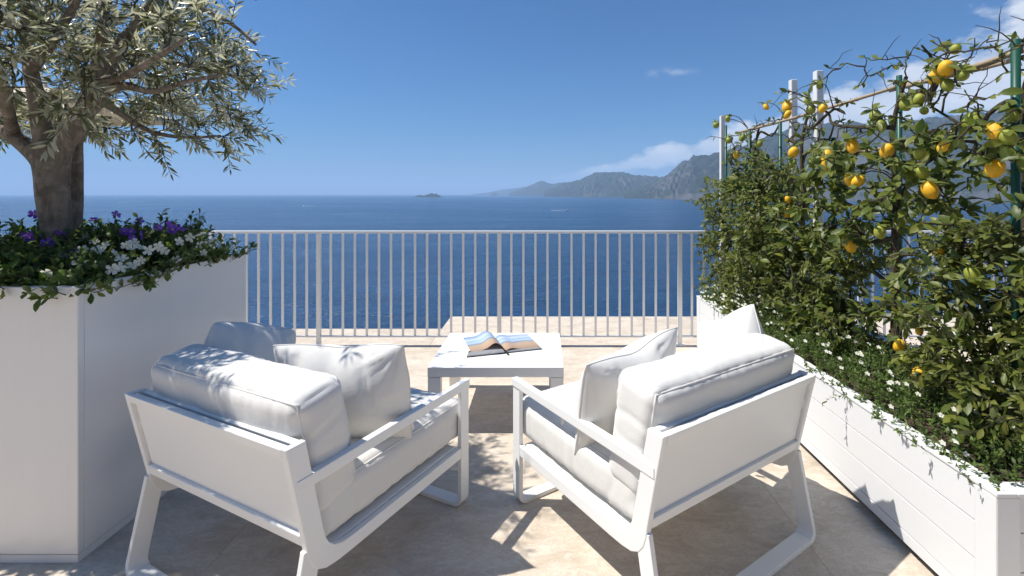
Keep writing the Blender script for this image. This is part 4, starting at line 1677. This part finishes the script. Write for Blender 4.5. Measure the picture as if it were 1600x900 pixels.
def lemon_tree(y0, y1, trunk_px, label, seed, ntarget, fruit, dense_top):
    random.seed(seed)
    y0, y1, trunk_px = y0 * KY, y1 * KY, trunk_px * KY
    base = Vector((1.90, trunk_px, 0.45))
    root = empty('lemon_tree', base)
    tag(root, label, 'tree', 'lemon trees trained along the planter')
    limbs = []
    tk = smooth_path([Vector((0, 0, 0)), Vector((0.02, 0.03, 0.3)), Vector((-0.02, -0.02, 0.65)), Vector((0.03, 0.04, 1.0)), Vector((0.0, 0.02, 1.35)), Vector((0.02, -0.05, 1.62))], 4)
    g = Geo()
    g.tube(tk, [0.026 - 0.017 * k / (len(tk) - 1) for k in range(len(tk))], 8)
    g.build('trunk', LTWIG, root)
    limbs.append(tk)
    for q in range(9):
        z = 0.35 + 0.14 * q
        a, dd = along(tk, z / 1.65)
        sgn = 1 if q % 2 else -1
        reach = ((y1 if sgn > 0 else y0) - trunk_px) * random.uniform(0.75, 1.0)
        up = random.uniform(0.0, 0.32)
        if z + up > 1.72:
            up = 1.70 - z
        e = Vector((random.uniform(-0.18, 0.12), reach, z + up))
        mid = a.lerp(e, 0.5) + rnd(0.06)
        pth = smooth_path([a, a.lerp(mid, 0.5) + rnd(0.03), mid, mid.lerp(e, 0.5) + rnd(0.04), e], 3)
        g = Geo()
        g.tube(pth, [0.013 - 0.008 * k / (len(pth) - 1) for k in range(len(pth))], 6)
        g.build('branch', LTWIG, root)
        limbs.append(pth)
    nodes = limb_nodes(limbs, 0.05)
    T_ = []
    while len(T_) < ntarget:
        y = random.uniform(y0 - 0.05, y1 + 0.05)
        x = random.gauss(1.84, 0.15)
        if not 1.50 < x < 2.25:
            continue
        top = np.interp(y, *HED_TOP)
        z = random.uniform(0.55, top)
        if z > 1.72 and random.random() > dense_top:
            continue
        if mnoise.noise(Vector((x * 2, y * 4.2, z * 4.2)) + Vector((seed, 0, 0))) < -0.12:
            continue
        # open windows through the hedge, where the terrace and sea show
        if 2.35 < y / KY < 3.35 and 0.62 < z < 1.30 and random.random() < 0.5:
            continue
        T_.append(Vector((x, y, z)) - base)
    tw = colonise(nodes, T_, 0.03, 0.014)
    g = Geo()
    lv = Leaves()
    bare = 0
    for path in tw:
        tipz = path[-1].z + base.z
        g.tube(path, [0.0052, 0.0045, 0.0036, 0.003, 0.0022], 4, False)
        sparse = tipz > 1.80
        k = random.randint(3, 6) if sparse else random.randint(5, 8)
        if sparse:
            for q in range(random.randint(0, 2)):
                a, dd = along(path, random.uniform(0.3, 1.0))
                e = a + (rnd(0.7) + Vector((-0.1, 0, 0.2))).normalized() * random.uniform(0.06, 0.17)
                g.tube(sag_path(a, e, 0.01, 4, 0.008), [0.003, 0.0025, 0.002, 0.0012], 3, False)
        for q in range(k):
            p, dd = along(path, random.uniform(0.3, 1.02))
            ld = (rnd(0.7) + dd * 0.5 + Vector((-0.25, -0.25, -0.2))).normalized()
            l = random.uniform(0.045, 0.088) * (0.62 if sparse else 1.0) * (0.82 if y0 < 2.0 else 1.0)
            lv.add(p, ld, (Vector((-0.35, -0.25, 0.8)) + rnd(0.5)).normalized(), l, l * random.uniform(0.40, 0.50))
    # fruit, each with its stalk and a few leaves round it
    for k, (px, py, rp, ripe) in enumerate(fruit):
        p, r = fruit_pos(px, py, rp)
        p = p - base
        me = (LY[k % 2] if ripe == 1 else LY[2]) if ripe else LG[k % 3]
        o = link('lemon', me, None, root)
        o.location = p
        r *= 0.87
        sxy = random.uniform(0.9, 1.0)
        o.scale = (r * sxy, r, r * random.uniform(0.98, 1.14)) if ripe != 2 else (r, r, r * 1.35)
        o.rotation_euler = (random.gauss(0, 0.5), random.gauss(0, 0.5), random.uniform(0, 6.28))
        if ripe == 2:
            o.rotation_euler = (0.05, 0.05, 1)
        if not ripe:
            o['label'] = 'green unripe lemon'
        j = min(range(len(nodes)), key=lambda i: (nodes[i] - p).length)
        tpath = sag_path(nodes[j], p + Vector((0, 0, r * 1.0)), 0.05, 6, 0.01)
        g.tube(tpath, [0.005, 0.0045, 0.004, 0.0035, 0.003, 0.0025], 4, False)
        for q in range(5):
            a = random.uniform(0, 6.28)
            ld = Vector((math.cos(a), math.sin(a), random.uniform(-0.3, 0.5))).normalized()
            l = random.uniform(0.05, 0.085)
            lv.add(p + Vector((0, 0.01, r * 1.05)), ld, leaf_up(1, 0.4), l, l * 0.45)
    tag(g.build('twig', LTWIG, root), kind='stuff')
    # the leaves that show largest are parts, the rest one mass
    P_, x, y, z, w_, l_ = lv.arrays()
    wp = P_ + np.array(base)
    size = l_ / wp[:, 1] * (1.0 + 0.35 * (wp[:, 0] < 1.85)) * (wp[:, 1] > 1.2)
    order = np.argsort(-size)
    big, rest = order[:300], order[300:]
    for i in big:
        o = link('leaf', leaf_me[int(i) % 3], None, root)
        m3 = Matrix((x[i] * l_[i], y[i] * l_[i], z[i] * l_[i])).transposed().to_4x4()
        m3.translation = Vector(P_[i])
        o.matrix_local = m3
    tag(lv.build('foliage', OVAL, LEMONLEAF, root, idx=rest), kind='stuff')


fr = [(f, fruit_pos(*f[:3])[0].y / KY) for f in FRUIT]
lemon_tree(1.62, 2.62, 2.15, 'lemon tree nearest the camera with big glossy leaves', 31, 320, [f for f, y in fr if y < 2.62], 0.45)
lemon_tree(2.55, 3.65, 2.95, 'middle lemon tree hung with the most yellow lemons', 32, 310, [f for f, y in fr if 2.62 <= y < 3.60], 0.42)
lemon_tree(3.55, 4.75, 4.0, 'lemon tree growing around the tall white posts', 33, 270, [f for f, y in fr if 3.60 <= y < 4.55], 0.40)
lemon_tree(4.5, 5.35, 4.9, 'farthest lemon tree beside the sea railing, with small fruit', 34, 150, [f for f, y in fr if y >= 4.55], 0.55)


def shrub(name, label, y0, y1, x0, x1, ztop, n, seed, l0, l1, taper):
    random.seed(seed)
    y0, y1 = y0 * KY, y1 * KY
    base = Vector(((x0 + x1) / 2, (y0 + y1) / 2, 0.45))
    root = empty(name, base)
    tag(root, label, 'shrub')
    limbs = []
    for q in range(7):
        b = Vector((random.uniform(-0.1, 0.1), random.uniform(-0.3, 0.3) * (y1 - y0), 0))
        e = b + Vector((random.uniform(-0.15, 0.15), random.uniform(-0.25, 0.25), (ztop - 0.5) * random.uniform(0.7, 0.95)))
        pth = smooth_path([b, b.lerp(e, 0.35) + rnd(0.04), b.lerp(e, 0.7) + rnd(0.05), e], 4)
        g = Geo()
        g.tube(pth, [0.012 - 0.008 * k / (len(pth) - 1) for k in range(len(pth))], 6)
        g.build('stem', LTWIG, root)
        limbs.append(pth)
    nodes = limb_nodes(limbs, 0.05)
    T_ = []
    while len(T_) < n:
        y = random.uniform(y0, y1)
        z = random.uniform(0.5, ztop)
        f = 1 - taper * ((z - 0.5) / (ztop - 0.5))
        xm = (x0 + x1) / 2
        x = xm + (random.uniform(x0, x1) - xm) * f
        if mnoise.noise(Vector((x * 5, y * 5, z * 5)) + Vector((seed, 2, 0))) < -0.14:
            continue
        T_.append(Vector((x, y, z)) - base)
    tw = colonise(nodes, T_, 0.04, 0.012)
    g = Geo()
    lv = Leaves()
    for path in tw:
        g.tube(path, [0.004, 0.0034, 0.0028, 0.0022, 0.0016], 3, False)
        shoots = [path]
        for q in range(2):
            a, dd = along(path, random.uniform(0.4, 1))
            shoots.append(sag_path(a, a + (rnd(0.7) + Vector((-0.25, -0.2, -0.1))).normalized() * random.uniform(0.08, 0.18), 0.01, 4))
            g.tube(shoots[-1], 0.0014, 3, False)
        for sp_ in shoots:
            for q in range(9):
                p, dd = along(sp_, random.uniform(0.25, 1.02))
                ld = (rnd(0.6) + dd * 0.8 + Vector((-0.1, -0.1, -0.1))).normalized()
                l = random.uniform(l0, l1)
                lv.add(p, ld, leaf_up(0.9, 0.6), l, l * random.uniform(0.32, 0.44))
    tag(g.build('twig', LTWIG, root), kind='stuff')
    tag(lv.build('foliage', OVAL, JASLEAF, root), kind='stuff')


shrub('climbing_shrub', 'fine leaved climbing shrub at the far end of the planter box', 3.9, 5.30, 1.38, 2.2, 1.64, 310, 41, 0.032, 0.06, 0.35)
shrub('leafy_shrub', 'leafy shrub low among the lemon trees at the right edge', 1.62, 2.5, 1.60, 2.25, 1.32, 270, 42, 0.035, 0.062, 0.2)
shrub('leafy_shrub', 'low leafy shrub behind the right armchair pillow', 3.1, 4.2, 1.55, 2.2, 1.15, 130, 43, 0.032, 0.058, 0.3)


def ground_cover():
    random.seed(51)
    lv = Leaves()
    fl = Leaves()
    n = 0
    while n < 2300:
        x = random.uniform(1.50, 2.2) if random.random() < 0.35 else random.uniform(1.49, 1.80)
        y = random.uniform(1.80, 5.14) * KY
        h = 0.07 + 0.06 * (mnoise.noise(Vector((x * 4, y * 3.5, 0))) + 0.5) + 0.07 * min(1, (x - 1.47) / 0.25)
        if x < 1.53:
            h *= 0.55
        b = Vector((x, y, 0.45))
        t = b + Vector((random.gauss(0, 0.03) - (0.02 if x < 1.6 else 0), random.gauss(0, 0.03), h * random.uniform(0.75, 1.1)))
        n += 1
        for q in range(11):
            p = b.lerp(t, random.uniform(0.4, 1.0))
            ld = (rnd(0.8) + (t - b).normalized() * 0.7).normalized()
            l = random.uniform(0.014, 0.027)
            lv.add(p, ld, leaf_up(1, 0.5), l, l * 0.42)
        far = y > 4.0 * KY
        if random.random() < (0.34 if far else 0.06):
            for q in range(5):
                a = 2 * PI * q / 5
                fl.add(t + Vector((0, 0, 0.012)), Vector((math.cos(a), math.sin(a) * 0.7, 0.15 + 0.6 * math.sin(a))), Vector((-0.3, -0.55, 0.75)), 0.013, 0.011)
    # trailing sprig over the front board
    P0 = at_x(1337, 622, 1.50)
    sp_ = [P0, P0 + Vector((-0.05, 0.0, 0.015)), P0 + Vector((-0.10, 0.01, 0.0)), P0 + Vector((-0.15, 0.015, -0.03))]
    for q in range(34):
        p, dd = along(sp_, q / 33)
        lv.add(p, (rnd(0.8) + dd).normalized(), leaf_up(), 0.022, 0.007)
    o = lv.build('ground_cover', QUAD, COVLEAF)
    tag(o, 'low green ground cover along the front of the planter box', kind='stuff')
    o = fl.build('cover_blossom', QUAD, PETALW)
    tag(o, 'tiny white blossoms in the ground cover', kind='stuff')


ground_cover()

# ------------------------------------------------------------------ haze
HAZE = True
if HAZE:
    m = bpy.data.materials.new('haze')
    m.use_nodes = True
    t = m.node_tree
    t.nodes.clear()
    out = N(t, 'ShaderNodeOutputMaterial')
    pv = N(t, 'ShaderNodeVolumePrincipled')
    pv.inputs['Color'].default_value = (0.52, 0.73, 1.0, 1)
    pv.inputs['Density'].default_value = 6e-5
    pv.inputs['Anisotropy'].default_value = 0.0
    L(t, pv.outputs[0], out.inputs['Volume'])
    bm = bmesh.new()
    x, y0, y1, z0, z1 = 170000, -2000, 170000, SEA_Z - 5, 1500
    bm_box(bm, Vector((0, (y0 + y1) / 2, (z0 + z1) / 2)), (2 * x, y1 - y0, z1 - z0))
    tag(from_bm('haze', bm, m), 'thin blue sea haze', kind='stuff')
print('olive leaves', n_ol)
